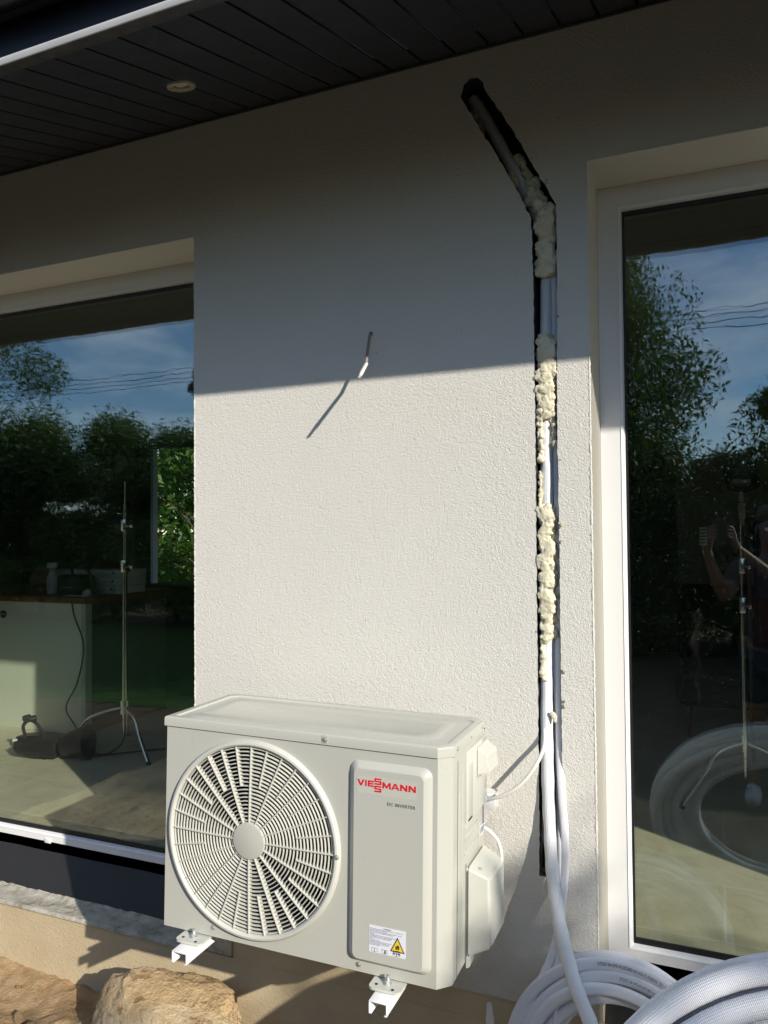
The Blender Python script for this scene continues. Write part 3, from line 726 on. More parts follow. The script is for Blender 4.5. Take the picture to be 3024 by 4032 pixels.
for a, b in zip(rings, rings[1:]):
    for i in range(len(a)): bm.faces.new((a[i], a[(i+1) % len(a)], b[(i+1) % len(a)], b[i]))
bm.faces.new(rings[-1])
bmesh.ops.recalc_face_normals(bm, faces=bm.faces[:])
lid = ap('lid', bm, M['ac'], angle=24)
bm = B(); box(bm, (-.002, -.0015, Ht-.0016), (Wd-ch-.002, .02, Ht+.0004)); box(bm, (Wd-.022, ch, Ht-.0016), (Wd+.0015, Dp, Ht+.0004)); ap('lid_gap', bm, M['cavity'], lid, smooth=False)
bm = poly_extrude([rrect(.4700, .5365, .4865, .5585-.002, .004, 4)], .0012)
for v in bm.verts: v.co.y -= .0045
tab = ap('screw_tab', bm, M['ac'], lid, angle=50)
for p in ((.4785, -.0052, .5455), (.5172, -.0130, .2672), (.5735, -.0008, .0165), (.1578, -.0008, .0225)): screw('screw', p, .0047, AC)
for p in ((Wd+.0042, .0535, .5450), (Wd+.0042, .285, .5445), (Wd+.0012, .155, .012)): screw('screw', p, .0040, AC, (1, 0, 0))
bm = B(); box(bm, (Wd+.0032, .1745, .5405), (Wd+.0040, .1765, .5465)); ap('slot_mark', bm, M['cavity'], lid)
# electrical cover with hand hold on the side
bm = B(); box(bm, (Wd-.001, .128, .338), (Wd+.007, .3215, .5185), .003, 2); box(bm, (Wd-.001, .128, .328), (Wd+.004, .19, .345), .0015)
sc_ = ap('side_cover', bm, M['ac_plastic'], casing)
bm = B()
def wedge(bm, pts, faces, bev=.002):
    t = bmesh.new(); vs = [t.verts.new(p) for p in pts]
    for f in faces: t.faces.new([vs[i] for i in f])
    bmesh.ops.recalc_face_normals(t, faces=t.faces[:])
    if bev: bmesh.ops.bevel(t, geom=t.edges[:], offset=bev, segments=3, affect='EDGES')
    merge(bm, t)
HB = ((0, 1, 2, 3), (4, 7, 6, 5), (0, 4, 5, 1), (1, 5, 6, 2), (2, 6, 7, 3), (3, 7, 4, 0))
w0, w1 = Wd+.006, Wd+.040
wedge(bm, [(w0, .215, .436), (w0, .318, .436), (w0, .318, .508), (w0, .215, .508), (w1-.004, .226, .440), (w1, .312, .440), (w1-.003, .308, .488), (w1-.008, .226, .488)], HB, .003)
ap('hand_hold', bm, M['ac_plastic'], sc_)
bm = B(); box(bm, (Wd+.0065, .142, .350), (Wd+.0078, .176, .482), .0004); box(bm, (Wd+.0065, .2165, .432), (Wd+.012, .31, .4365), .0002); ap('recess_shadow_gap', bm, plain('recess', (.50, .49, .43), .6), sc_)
bm = B(); box(bm, (Wd+.0066, .138, .345), (Wd+.0082, .172, .3495)); ap('vent_notch', bm, M['cavity'], sc_)
# valve cover
bm = B(); wedge(bm, [(Wd, .142, .006), (Wd, .306, .020), (Wd, .306, .232), (Wd, .142, .232), (Wd+.062, .156, .034), (Wd+.066, .286, .040), (Wd+.064, .286, .206), (Wd+.058, .156, .206)], HB, .007)
vcv = ap('valve_cover', bm, M['ac_plastic'], angle=40)
bm = B(); box(bm, (Wd-.001, .1385, .004), (Wd+.0014, .1425, .238)); ap('seam', bm, plain('seam_shadow', (.2, .19, .17), .7), vcv)
screw('cover_screw', (Wd+.030, .170, .2205), .0038, vcv, (.35, -.2, .9))
bm = B(); wedge(bm, [(Wd, .144, -.020), (Wd, .20, -.018), (Wd, .20, .010), (Wd, .144, .010), (Wd+.010, .148, -.016), (Wd+.010, .19, -.014), (Wd+.010, .19, .008), (Wd+.010, .148, .008)], HB, .0015); ap('cover_foot', bm, M['ac_plastic'], vcv)
# side stickers
def side_label(y0, y1, z0, z1, kind):
    bm = B(); box(bm, (Wd+.0075, y0, z0), (Wd+.0079, y1, z1)) if kind != 'barcode' else box(bm, (Wd+.0003, y0, z0), (Wd+.0007, y1, z1))
    xx = Wd+.0079 if kind != 'barcode' else Wd+.0007
    s = ap('side_sticker', bm, M['sticker'] if kind == 'barcode' or kind == 'blue' else M['ac_plastic'], casing, smooth=False)
    bm = B()
    if kind == 'lines' or kind == 'blue':
        n_ = int((z1-z0)/.0055)
        for i in range(n_): box(bm, (xx, y0+.003, z0+.003+i*.0055), (xx+.0002, y1-.003-(i*7 % 3)*.003, z0+.0052+i*.0055))
    else:
        y = y0+.003
        while y < y1-.004: w = random.uniform(.0008, .0024); box(bm, (xx, y, z0+.004), (xx+.0002, y+w, z1-.004)); y += w+random.uniform(.0008, .002)
    obj('sticker_print', bm, M['ink_soft'], s, smooth=False)
side_label(.270, .3195, .488, .5165, 'lines'); side_label(.303, .3205, .375, .425, 'lines')
side_label(.298, .3215, .285, .362, 'blue'); side_label(.272, .3215, .258, .283, 'barcode')

# bolted feet of the unit (one foot plate each end)
for fx in (.108, .655):
    bm = B()
    out = rrect(fx-.040, -.030, fx+.040, .030, .012, 5)
    t = poly_extrude([out], .006)
    for v in t.verts: x, y, z = v.co; v.co = Vector((x, z-.012, -.004-y*1.0))
    bmesh.ops.recalc_face_normals(t, faces=t.faces[:]); bmesh.ops.bevel(t, geom=[e for e in t.edges if e.calc_face_angle(0) > .8], offset=.0022, segments=2, affect='EDGES')
    merge(bm, t); ft = ap('mounting_foot', bm, M['ac_plastic'])
    for hx, hy_ in ((.020, -.034), (-.024, -.026)): bm = B(); cyl(bm, (fx+hx, hy_, -.0038), (fx+hx, hy_, -.0032), .0038, n=14); ap('foot_hole', bm, M['cavity'], ft)

# ---------------------------------------------------------------- wall brackets
def bracket(fx, label):
    b = empty('wall_bracket', label, 'bracket', group=None); b.matrix_world = AC_M @ Matrix.Translation((fx, 0, 0))
    w = .0225; t_ = .0025
    bm = B(); zt = -.0140; zb = zt-.029; y0, y1 = -.076, .452
    box(bm, (-w, y0, zt-t_), (w, y1, zt), .0008)
    for s in (-1, 1): box(bm, (s*w-(t_ if s > 0 else 0), y0, zb), (s*w+(t_ if s < 0 else 0), y1, zt-t_-.0002), .0008)
    for s in (-1, 1): box(bm, (s*(w-.0035)-.0035, y0, zb), (s*(w-.0035)+.0035, y1, zb+.0022), .0005)
    obj('arm', bm, M['bracket'], b)
    bm = B(); box(bm, (-.020, y1-.030, zt-.06), (.020, y1, .37), .002); box(bm, (-.020, y1-.005, zt-.06), (.020, y1+.002, .37)); obj('upright', bm, M['bracket'], b)
    bm = B(); box(bm, (-.030, -.034, -.0138), (.030, .020, -.0102), .001); obj('rubber_pad', bm, M['rubber'], b)
    bm = B(); cyl(bm, (0, -.014, -.024), (0, -.014, .016), .0040, n=16)
    bo = obj('bolt', bm, M['steel'], b)
    bm = B(); cyl(bm, (0, -.014, -.0038), (0, -.014, -.0022), .0105, n=28, bev=.0004); obj('washer', bm, M['steel'], bo)
    bm = B(); cyl(bm, (0, -.014, -.0021), (0, -.014, .0050), .0078, n=6, bev=.0008); cyl(bm, (0, -.014, .0050), (0, -.014, .0130), .0058, .0034, 16); obj('nut', bm, M['steel'], bo)
    return b
bracket(.108, 'white steel wall bracket under the fan side of the outdoor unit')
b2 = bracket(.655, 'white steel wall bracket under the lettered side of the outdoor unit')
# wall end of the right upright peeking out beside the unit
bm = B(); box(bm, (.045, .395, .335), (.158, .425, .338)); 
box(bm, (.045, .424, .290), (.158, .427, .338)); box(bm, (.045, .395, .290), (.158, .398, .336), .001)
rl = obj('cross_rail', bm, M['bracket'], b2)
bm = B(); cyl(bm, (.135, .393, .322), (.135, .399, .322), .006, n=6); cyl(bm, (.150, .393, .322), (.150, .399, .322), .006, n=6); obj('rail_bolt', bm, M['steel'], rl)

# ---------------------------------------------------------------- pipes in the wall chase
def wtag(o, label, cat, group=None): return tag(o, label, cat, group)
def pth(pts, n=12): return catmull(pts, n)
# main thick insulated pipe
P1 = pth([(-.652, .055, 1.30), (-.625, .050, 1.255), (-.563, .046, 1.13), (-.500, .046, 1.00), (-.450, .044, .88), (-.436, .038, .76), (-.438, .032, .55), (-.440, .030, .35), (-.441, .030, .07), (-.446, .028, -.33), (-.448, .018, -.50), (-.445, .004, -.66), (-.438, -.012, -.80), (-.425, -.045, -.92), (-.397, -.10, -1.03), (-.352, -.16, -1.13), (-.303, -.21, -1.20), (-.26, -.24, -1.28), (-.22, -.26, -1.40), (-.24, -.27, -1.50)])
rad = []
for i, p in enumerate(P1): rad.append(.0172+.0006*math.sin(i*.9)+(.0005 if p.z < -.9 else 0))
bm = B(); tube(bm, P1, rad, 24); wtag(obj('insulated_pipe', bm, M['weave'], None), 'thick white insulated pipe running down the middle of the wall chase and out in front', 'pipe')
# thinner twin pipe beside it
P2 = pth([(-.415, .034, .74), (-.413, .034, .55), (-.413, .032, .28), (-.412, .030, .06), (-.414, .030, -.30), (-.414, .025, -.48), (-.411, .012, -.62), (-.404, -.010, -.72), (-.394, -.028, -.82), (-.392, -.050, -.92), (-.400, -.075, -1.01), (-.412, -.10, -1.09), (-.440, -.13, -1.16), (-.475, -.15, -1.23), (-.515, -.17, -1.31), (-.55, -.18, -1.40)])
def twin(a): return 1-.16*abs(math.sin(a))**6
bm = B(); tube(bm, P2, .0105, 20, .72, prof=twin); wtag(obj('insulated_pipe', bm, M['weave_fine'], None), 'thin white twin pipe right of the thick one, curling down left to the ground', 'pipe')
P3 = pth([(-.448, .045, .76), (-.452, .043, .55), (-.452, .040, .40), (-.452, .040, .20), (-.450, .043, -.02)])
bm = B(); tube(bm, P3, .006, 12); wtag(obj('cable', bm, M['cable'], None), 'slim grey cable tucked along the left edge of the chase above the foam', 'cable')
P4 = pth([(-.428, .040, -.26), (-.425, .036, -.40), (-.423, .036, -.55), (-.421, .03, -.70), (-.417, .02, -.82), (-.410, -.010, -.92), (-.398, -.055, -1.0), (-.400, -.095, -1.09), (-.405, -.13, -1.17), (-.40, -.16, -1.28), (-.40, -.17, -1.42)])
bm = B(); tube(bm, P4, .0085, 16); wtag(obj('insulated_pipe', bm, M['weave_fine'], None), 'narrow white pipe showing between the thick pipe and the twin pipe low in the chase', 'pipe')
# cable from the chase to the back of the unit
P5 = pth([(-.450, .030, -.50), (-.452, .005, -.545), (-.447, -.020, -.575), (-.449, -.045, -.60), (-.470, -.065, -.643), (-.508, -.072, -.690), (-.556, -.075, -.722), (-.610, -.080, -.738), (-.66, -.095, -.745)])
bm = B(); tube(bm, P5, .0052, 12); wtag(obj('power_cable', bm, M['cable'], None), 'white power cable sweeping from the chase to the back of the outdoor unit', 'cable')
P6 = pth([tuple(AC_M @ Vector(p)) for p in ((.800, .318, .268), (.816, .322, .258), (.836, .330, .232), (.846, .328, .200), (.846, .318, .172), (.835, .305, .150), (.815, .295, .140))])
bm = B(); tube(bm, P6, .0050, 12); wtag(obj('power_cable', bm, M['cable'], None), 'short white cable looping behind the valve cover of the outdoor unit', 'cable')

# expanding foam lumps
rf = random.Random(11)
def foam(label, lumps, voxel=.0028, amp=.0060, scale=55, seed=0):
    bm = B(); zz = sorted(lumps, key=lambda q: q[2])
    for a_, b_ in zip(zz, zz[1:]):
        if (Vector(a_[:3])-Vector(b_[:3])).length < .05: cyl(bm, Vector(a_[:3])+Vector((0, .004, 0)), Vector(b_[:3])+Vector((0, .004, .0005)), a_[3]*.95, b_[3]*.95, 8)
    for x, y, z, r in lumps: ico(bm, (x, y, z), r, 2, (1, rf.uniform(.7, 1), rf.uniform(.8, 1.25)))
    b = blob_mesh(bm, voxel, amp, scale, seed)
    return wtag(obj('expanding_foam', b, M['foam'], None, angle=55), label, 'foam', 'expanding foam dabs in the wall chase')
def fill(z0, z1, x0, x1, y0, y1, n, r0, r1, skew=0):
    out = []
    for i in range(n):
        t = (i+.5)/n; z = z0+(z1-z0)*t
        out.append((rf.uniform(x0, x1)+skew*(t-.5), rf.uniform(y0, y1), z+rf.uniform(-.008, .008), rf.uniform(r0, r1)))
    return out
foam('dull foam dab in the round top end of the chase', fill(1.20, 1.27, -.645, -.625, .045, .06, 9, .014, .020, -.02), seed=1)
L1 = []
for i in range(9): t = i/8; L1.append((-.470+.045*(1-t)+rf.uniform(-.004, .004), .022, .955+t*.14-.0, rf.uniform(.009, .014)))
L1 = [(-.455-.055*t+rf.uniform(-.004, .004), .030, .955+.13*t, rf.uniform(.009, .014)) for t in [i/8 for i in range(9)]]
foam('thin foam smear along the right edge of the slanted chase', L1, seed=2)
foam('small foam clot on the left edge of the slanted chase', [(-.535+.0, .03, 1.035, .012), (-.527, .028, 1.020, .013), (-.520, .030, 1.005, .010)], seed=3)
L2 = fill(.90, 1.00, -.462, -.440, .012, .028, 16, .014, .020, -.045)+fill(.735, .91, -.446, -.420, .008, .024, 46, .017, .024)
L2 += [(-.455, .012, .735, .012), (-.413, .012, .735, .012), (-.452, .02, .76, .015), (-.415, .02, .76, .014), (-.485, .02, .945, .014)]
foam('big grey foam plug filling the bend of the chase', L2, seed=4)
L3 = fill(.44, .54, -.446, -.420, .006, .020, 30, .016, .024)+fill(.325, .44, -.448, -.424, .000, .012, 38, .012, .020)+fill(.35, .53, -.412, -.408, .035, .045, 16, .012, .016)
foam('lumpy foam wad half in sun below the eave shadow line', L3, amp=.0095, seed=5)
foam('narrow foam strip left of the pipe below the sunlit wad', fill(.20, .35, -.456, -.452, .004, .012, 22, .006, .011), seed=6)
foam('broken foam trickle on the right edge below the sunlit wad', fill(.24, .34, -.425, -.412, .012, .022, 10, .007, .011), seed=12)
foam('slender foam thread on the left edge above the long plug', fill(.05, .17, -.458, -.455, .008, .014, 26, .005, .008), seed=7)
L4 = fill(-.24, .065, -.450, -.434, .002, .012, 90, .013, .019)+fill(-.30, -.20, -.448, -.440, .004, .012, 26, .012, .017)+fill(-.30, .06, -.418, -.410, .040, .048, 40, .014, .018)
foam('long knobbly foam plug at mid height of the chase', L4, amp=.0090, seed=8)
foam('tapering foam drip below the long plug on the left edge', fill(-.42, -.30, -.457, -.452, .006, .012, 22, .005, .010), seed=9)
foam('single pale foam drop stuck on the thick pipe', [(-.428, -.008, -.503, .0085), (-.423, -.009, -.512, .0085), (-.421, -.009, -.520, .006)], .0022, .001, seed=10)
# crumbs squeezed out over the right cut edge
for i, (x, z, s) in enumerate(((-.400, .013, .010), (-.399, -.03, .007), (-.397, -.385, .008), (-.396, -.475, .010), (-.398, .60, .006), (-.397, .20, .004), (-.425, .985, .006), (-.466, 1.06, .004), (-.47, -.28, .004), (-.397, -.70, .004))):
    bm = B(); 
    for q in range(3): ico(bm, (x+rf.uniform(-.3, .3)*s, -.001, z+rf.uniform(-.8, .8)*s), s*rf.uniform(.35, .55), 1)
    wtag(obj('foam_crumb', blob_mesh(bm, .0014, .001, 200, i), plain('dried_foam', (.34, .31, .20), .7) if i == 0 else bpy.data.materials['dried_foam'], None), ('largest dried foam crumb, on the right cut edge of the chase at mid height', 'dried foam crumb just below the largest one on the right cut edge', 'dried foam crumb on the right cut edge beside the thin pipe top', 'lowest big dried foam crumb on the right cut edge near the foam drop', 'dried foam crumb on the right cut edge in the shade above the sunlit wad', 'tiny dried foam crumb on the right cut edge beside the bright bare pipe', 'dried foam crumb at the outer corner of the chase bend', 'tiny dried foam crumb on the upper edge of the slanted chase', 'tiny dried foam crumb on the left cut edge by the foam drip', 'lowest tiny dried foam crumb on the right cut edge beside the twin pipe')[i], 'foam crumb', 'foam crumbs on the chase edge')

# stub of cable sticking out of the wall
cw = empty('cable_stub', 'short brown cable stub with white taped end sticking out of the wall', 'cable', (-.97, 0, .613))
def loc(pts, o=(-.97, 0, .613)): return [(p[0]-o[0], p[1]-o[1], p[2]-o[2]) for p in pts]
Pw = pth([(-.970, .015, .612), (-.970, -.004, .611), (-.967, -.020, .588), (-.960, -.050, .540), (-.952, -.076, .502)])
bm = B(); tube(bm, loc(Pw), .0046, 12, 1.0)
obj('sheath', bm, M['wire_brown'], cw)
Pt = pth([(-.9525, -.074, .503), (-.943, -.118, .476), (-.932, -.165, .447)])
bm = B(); tube(bm, loc(Pt), [.0062]*12+[.0068]*8+[.0052]*5, 12, .8); obj('taped_end', bm, M['tape'], cw)
bm = B(); lathe(bm, [(.003, 0), (.0065, -.0008), (.0075, .004)], (0, 0, 0), 'Y', 16); obj('wall_hole', bm, M['cavity'], cw)

# ---------------------------------------------------------------- coils of spare pipe
def coil_mesh(c, turns, r, flat, rotz, tilt, seed, nseg=72, prof=None, arc=None):
    """turns: [(radius, depth offset, xshift, zshift)]; plane faces -y before rotation"""
    bm = B(); rr = random.Random(seed); Mx = Matrix.Translation(c) @ Matrix.Rotation(rotz, 4, 'Z') @ Matrix.Rotation(tilt, 4, 'X')
    for (ra, dy, xs, zs) in turns:
        ph = rr.uniform(0, 6); path = []
        for i in range(nseg+1):
            a = 2*math.pi*i/nseg; q = ra+.003*math.sin(2*a+ph)
            path.append(Mx @ Vector((xs+q*math.cos(a), dy+.005*math.sin(a*1.0+ph)*(1 if ra else 1), zs+q*math.sin(a))))
        tube(bm, path, r, 16, flat, up=(Mx.to_3x3() @ Vector((0, -1, 0))), cap=False, prof=prof)
    return bm, Mx
c1 = (-.252, -.135, -1.350)
T1 = [(.262, -.030, 0, 0), (.236, -.036, .004, -.002), (.212, -.044, -.003, -.004), (.188, -.030, .006, -.002), (.250, .000, .006, -.004), (.222, .004, .0, .0), (.196, .002, .0, -.006), (.170, .004, .004, .0), (.255, .028, .0, .0)]
def twin2(a): return 1-.20*abs(math.sin(a))**8
bm, Mx1 = coil_mesh(c1, T1, .0150, .62, R(0), R(-9), 4, prof=twin2)
coil1 = obj('pipe_coil', bm, M['weave_fine'], None); wtag(coil1, 'smaller coil of flat white twin pipe leaning on the wall beneath the window', 'coil of pipe')
def arc_text(s, Mx, ra, y, a_start, h, wid):
    bm = text_bm(s, h, .00008, .00005, wid=wid)
    for v in bm.verts:
        a = a_start-v.co.x/ra; q = ra+v.co.z-h*.35
        v.co = Mx @ Vector((q*math.cos(a), y+v.co.y, q*math.sin(a)))
    return bm
bm = arc_text('57203 24 (95-01)ID/8016/165-C NSENI 3D 2 M', Mx1, .262, -.0398, R(100), .011, .82); obj('pipe_marking', bm, M['ink_soft'], coil1, smooth=False)
bm = arc_text('57203 24 (95-01)ID/8016/165-C NSENI', Mx1, .236, -.0460, R(88), .010, .82); obj('pipe_marking', bm, M['ink_soft'], coil1, smooth=False)
c2 = (.215, -.85, -1.167)
T2 = [(.472, -.020, 0, 0), (.433, -.030, .004, -.004), (.395, -.018, .0, .0), (.358, -.026, .004, .0), (.321, -.012, 0, 0), (.484, .018, .003, .0), (.440, .012, 0, 0), (.400, .022, 0, 0), (.470, .056, .0, .0)]
bm, Mx2 = coil_mesh(c2, T2, .0195, .95, R(0), R(-30), 9)
coil2 = obj('pipe_coil', bm, M['weave'], None); wtag(coil2, 'large coil of thick white insulated pipe in the front right corner', 'coil of pipe')

# white pipe stub in the ground
bm = B(); tube(bm, pth([(-.590, -.055, -1.62), (-.598, -.052, -1.45), (-.603, -.05, -1.34)]), .0115, 20, cap=True); cyl(bm, (-.603, -.05, -1.345), (-.604, -.05, -1.305), .0105, .007, 20)
wtag(obj('pipe_stub', bm, M['cable'], None), 'short white plastic pipe stub standing by the tan plinth', 'pipe')

# ---------------------------------------------------------------- ground
def gz(x, y):
    d = min(1, max(0, -y/1.2))
    z = -1.615-.035*d+.030*noise.noise(Vector((x*2.2, y*2.2, 0)))+.014*noise.noise(Vector((x*7, y*7, 3)))+.012*noise.noise(Vector((x*22, y*22, 5)))+.006*abs(noise.noise(Vector((x*55, y*55, 9))))
    z += .045*math.exp(-(((x+1.75)/.35)**2+((y+.35)/.22)**2))
    return z
bm = B(); nx, ny = 330, 150; X0, X1, Y0, Y1 = -3.8, 1.6, -2.4, .02; g = []
for i in range(nx+1):
    x = X0+(X1-X0)*i/nx; g.append([bm.verts.new((x, Y0+(Y1-Y0)*(j/ny), gz(x, Y0+(Y1-Y0)*(j/ny)))) for j in range(ny+1)])
for i in range(nx):
    for j in range(ny): bm.faces.new((g[i][j], g[i+1][j], g[i+1][j+1], g[i][j+1]))
tag(obj('soil', bm, M['soil'], None), kind='structure', label='loose sandy soil along the foot of the plinth')
bm = B(); vs = [bm.verts.new(p) for p in ((-90, -90, -1.70), (90, -90, -1.70), (90, 90, -1.70), (-90, 90, -1.70))]; bm.faces.new(vs)
tag(obj('ground', bm, M['dirt'], None), kind='structure', label='dark bare ground around the house')
bm = B(); vs = [bm.verts.new(p) for p in ((-40, -9.2, -1.694), (-3.6, -9.2, -1.694), (-4.2, -3.5, -1.694), (-40, -3.5, -1.694))]; bm.faces.new(vs)
tag(obj('lawn', bm, M['lawn'], None), kind='structure', label='strip of mown green lawn behind the camera')
bm = B(); vs = [bm.verts.new(p) for p in ((-40, 7.5, -1.694), (30, 7.5, -1.694), (30, 30, -1.694), (-40, 30, -1.694))]; bm.faces.new(vs)
tag(obj('lawn', bm, M['lawn'], None), kind='structure', label='green lawn on the far side of the house')

def rock(label, c, sc, seed, rough=.16, group=None, sub=6, cut=None):
    t = bmesh.new(); bmesh.ops.create_icosphere(t, subdivisions=sub, radius=1); off = Vector((seed*7.3, seed*2.1, seed))
    for v in t.verts:
        n_ = v.co.normalized(); p = n_*1.0
        d = rough*(noise.noise(p*1.1+off)*1.6+.6*noise.noise(p*2.6+off)+.28*noise.noise(p*6+off)+.12*noise.noise(p*15+off))
        d -= .05*max(0, abs(noise.noise(p*3.1-off))*-1+.10)*6
        q = n_*(1+d)
        if cut:
            for pn, pd in cut:
                pn = Vector(pn).normalized(); e_ = q.dot(pn)-pd
                if e_ > 0: q -= pn*e_*.82
        q += n_*rough*(.10*noise.noise(p*22+off)-.22*max(0, .08-abs(noise.noise(p*4.3+off)))*4)
        v.co = Vector((c[0]+q.x*sc[0], c[1]+q.y*sc[1], c[2]+q.z*sc[2]))
    o = obj('rock', t, M['rock'], None, angle=70); return wtag(o, label, 'rock', group)
rock('big ochre boulder lying under the fan side of the outdoor unit', (-1.61, -.205, -1.565), (.285, .17, .20), 2, .15, cut=[((.3, -.2, 1), .74), ((-.7, -.6, .5), .80), ((1, -.3, .3), .88), ((.1, -1, .6), .80)])
rs = random.Random(21); protoR = None
stone = rock('small loose stone on the sandy soil near the plinth', (0, 0, 0), (1, .8, .7), 5, .22, 'loose stones on the soil', 3)
for i in range(120):
    o = stone if i == 0 else stone.copy()
    if i: COL.objects.link(o)
    x = rs.uniform(-2.9, -.2); y = rs.uniform(-.75, -.01); s = rs.choice((.004, .006, .008, .011, .015)) if i % 9 else .028
    o.location = (x, y, gz(x, y)+s*.2); o.scale = (s, s*.9, s*.8); o.rotation_euler = (rs.uniform(0, 6), rs.uniform(0, 6), rs.uniform(0, 6))

# ---------------------------------------------------------------- inside the rooms
FZ = -1.2345
isl = empty('kitchen_island', 'white kitchen island with wooden worktop seen through the left window', 'kitchen island', (-4.6, 1.5, FZ))
def il(bm, name, mat, par=None):
    for v in bm.verts: v.co -= Vector((-4.6, 1.5, FZ))
    return obj(name, bm, mat, par or isl)
bm = B(); box(bm, (-5.6, 1.505, FZ), (-3.625, 1.53, -.425), .001); il(bm, 'front_panel', M['panel'])
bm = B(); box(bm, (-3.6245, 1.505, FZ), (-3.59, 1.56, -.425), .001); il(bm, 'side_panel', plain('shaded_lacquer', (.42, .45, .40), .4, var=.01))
bm = B(); box(bm, (-5.6, 1.562, FZ), (-3.62, 2.3, -.425), .001); il(bm, 'carcass', M['cab'])
bm = B(); box(bm, (-5.65, 1.495, -.424), (-3.585, 2.32, -.385), .003); il(bm, 'worktop', M['wood'])
bm = B()
for x in (-4.34, -4.285): cyl(bm, (x, 1.5035, -.51), (x, 1.498, -.51), .024, n=28)
sk = il(bm, 'socket', M['black'])
bm = B(); box(bm, (-4.345, 1.4955, -.512), (-4.265, 1.4978, -.506)); il(bm, 'socket_bar', M['box_w'], sk)
cb = empty('cabinet', 'dark low cabinet with brown top behind the light stand', 'cabinet', (-2.8, 3.0, FZ))
bm = B(); box(bm, (-1.4, -.3, 0), (1.2, .3, .80), .003); obj('carcass', bm, M['cab'], cb)
bm = B(); box(bm, (-1.42, -.32, .801), (1.22, .32, .84), .003); obj('worktop', bm, M['wood'], cb)
TZ = -.3845
def thing_box(name, label, cat, c, s, mat, rot=0, bev=.004, extra=None):
    e_ = empty(name, label, cat, c, rot=(0, 0, rot)); bm = B(); box(bm, (-s[0]/2, -s[1]/2, 0), (s[0]/2, s[1]/2, s[2]), bev); obj('body', bm, mat, e_)
    return e_
for i, (z, w, lab) in enumerate(((0, .62, 'long white carton at the bottom of the pile on the worktop'), (.052, .60, 'middle white carton of the pile on the worktop'), (.104, .58, 'top white carton of the pile on the worktop'))):
    e_ = thing_box('carton', lab, 'box', (-3.90+.01*i, 1.92, TZ+z), (w, .26, .050), M['box_w'], .03*i, .002)
    bm = B(); box(bm, (-w/2+.01, -.1306, .022), (w/2-.01, -.1300, .0235)); obj('lid_line', bm, M['cab'], e_)
    bm = B(); cyl(bm, (w/2-.06, -.1306, .03), (w/2-.06, -.1300, .03), .008); obj('finger_hole', bm, M['black'], e_)
bt = empty('spray_bottle', 'clear plastic spray bottle on the island worktop', 'bottle', (-4.02, 1.66, TZ))
bm = B(); lathe(bm, [(.0005, 0), (.038, 0), (.040, .01), (.040, .10), (.030, .135), (.014, .155), (.014, .17)], (0, 0, 0), 'Z', 28); obj('body', bm, M['box_w'], bt)
bm = B(); box(bm, (-.045, -.012, .171), (.030, .012, .205), .004); box(bm, (-.03, -.006, .13), (-.022, .006, .172), .002); obj('trigger', bm, M['box_w'], bt)
bg_ = empty('camera_bag', 'black camera bag with a strap on the island worktop', 'bag', (-3.80, 1.64, TZ))
bm = B(); box(bm, (-.10, -.07, 0), (.10, .07, .13), .02, 3); obj('body', bm, M['black_fabric'], bg_)
bm = B(); tube(bm, pth([(-.03, 0, .12), (-.01, -.02, .18), (.05, -.02, .19), (.12, -.02, .16), (.16, -.02, .05), (.17, -.02, .01)]), .012, 10, .4); obj('strap', bm, M['black_fabric'], bg_)
bm = B(); 
for i in range(4): box(bm, (-.06+i*.028, -.0712, .05), (-.045+i*.028, -.0702, .054))
obj('stitching', bm, M['box_w'], bg_)
bb = empty('paper_bag', 'crumpled brown bag at the left end of the worktop', 'bag', (-4.22, 1.75, TZ))
bm = B(); ico(bm, (0, 0, .07), .08, 3, (1.1, .8, .9)); ico(bm, (.02, 0, .14), .05, 2); b_ = blob_mesh(bm, .012, .02, 14, 3); obj('body', b_, M['brownbag'], bb)
cl = empty('cleaning_cloth', 'crumpled white cloth at the edge of the worktop', 'cloth', (-3.70, 1.60, TZ))
bm = B(); box(bm, (-.12, -.06, 0), (.08, .06, .006), .002); ico(bm, (.05, -.02, .02), .03, 2, (1, .8, .9)); obj('cloth', blob_mesh(bm, .005, .006, 40, 6), M['box_w'], cl)

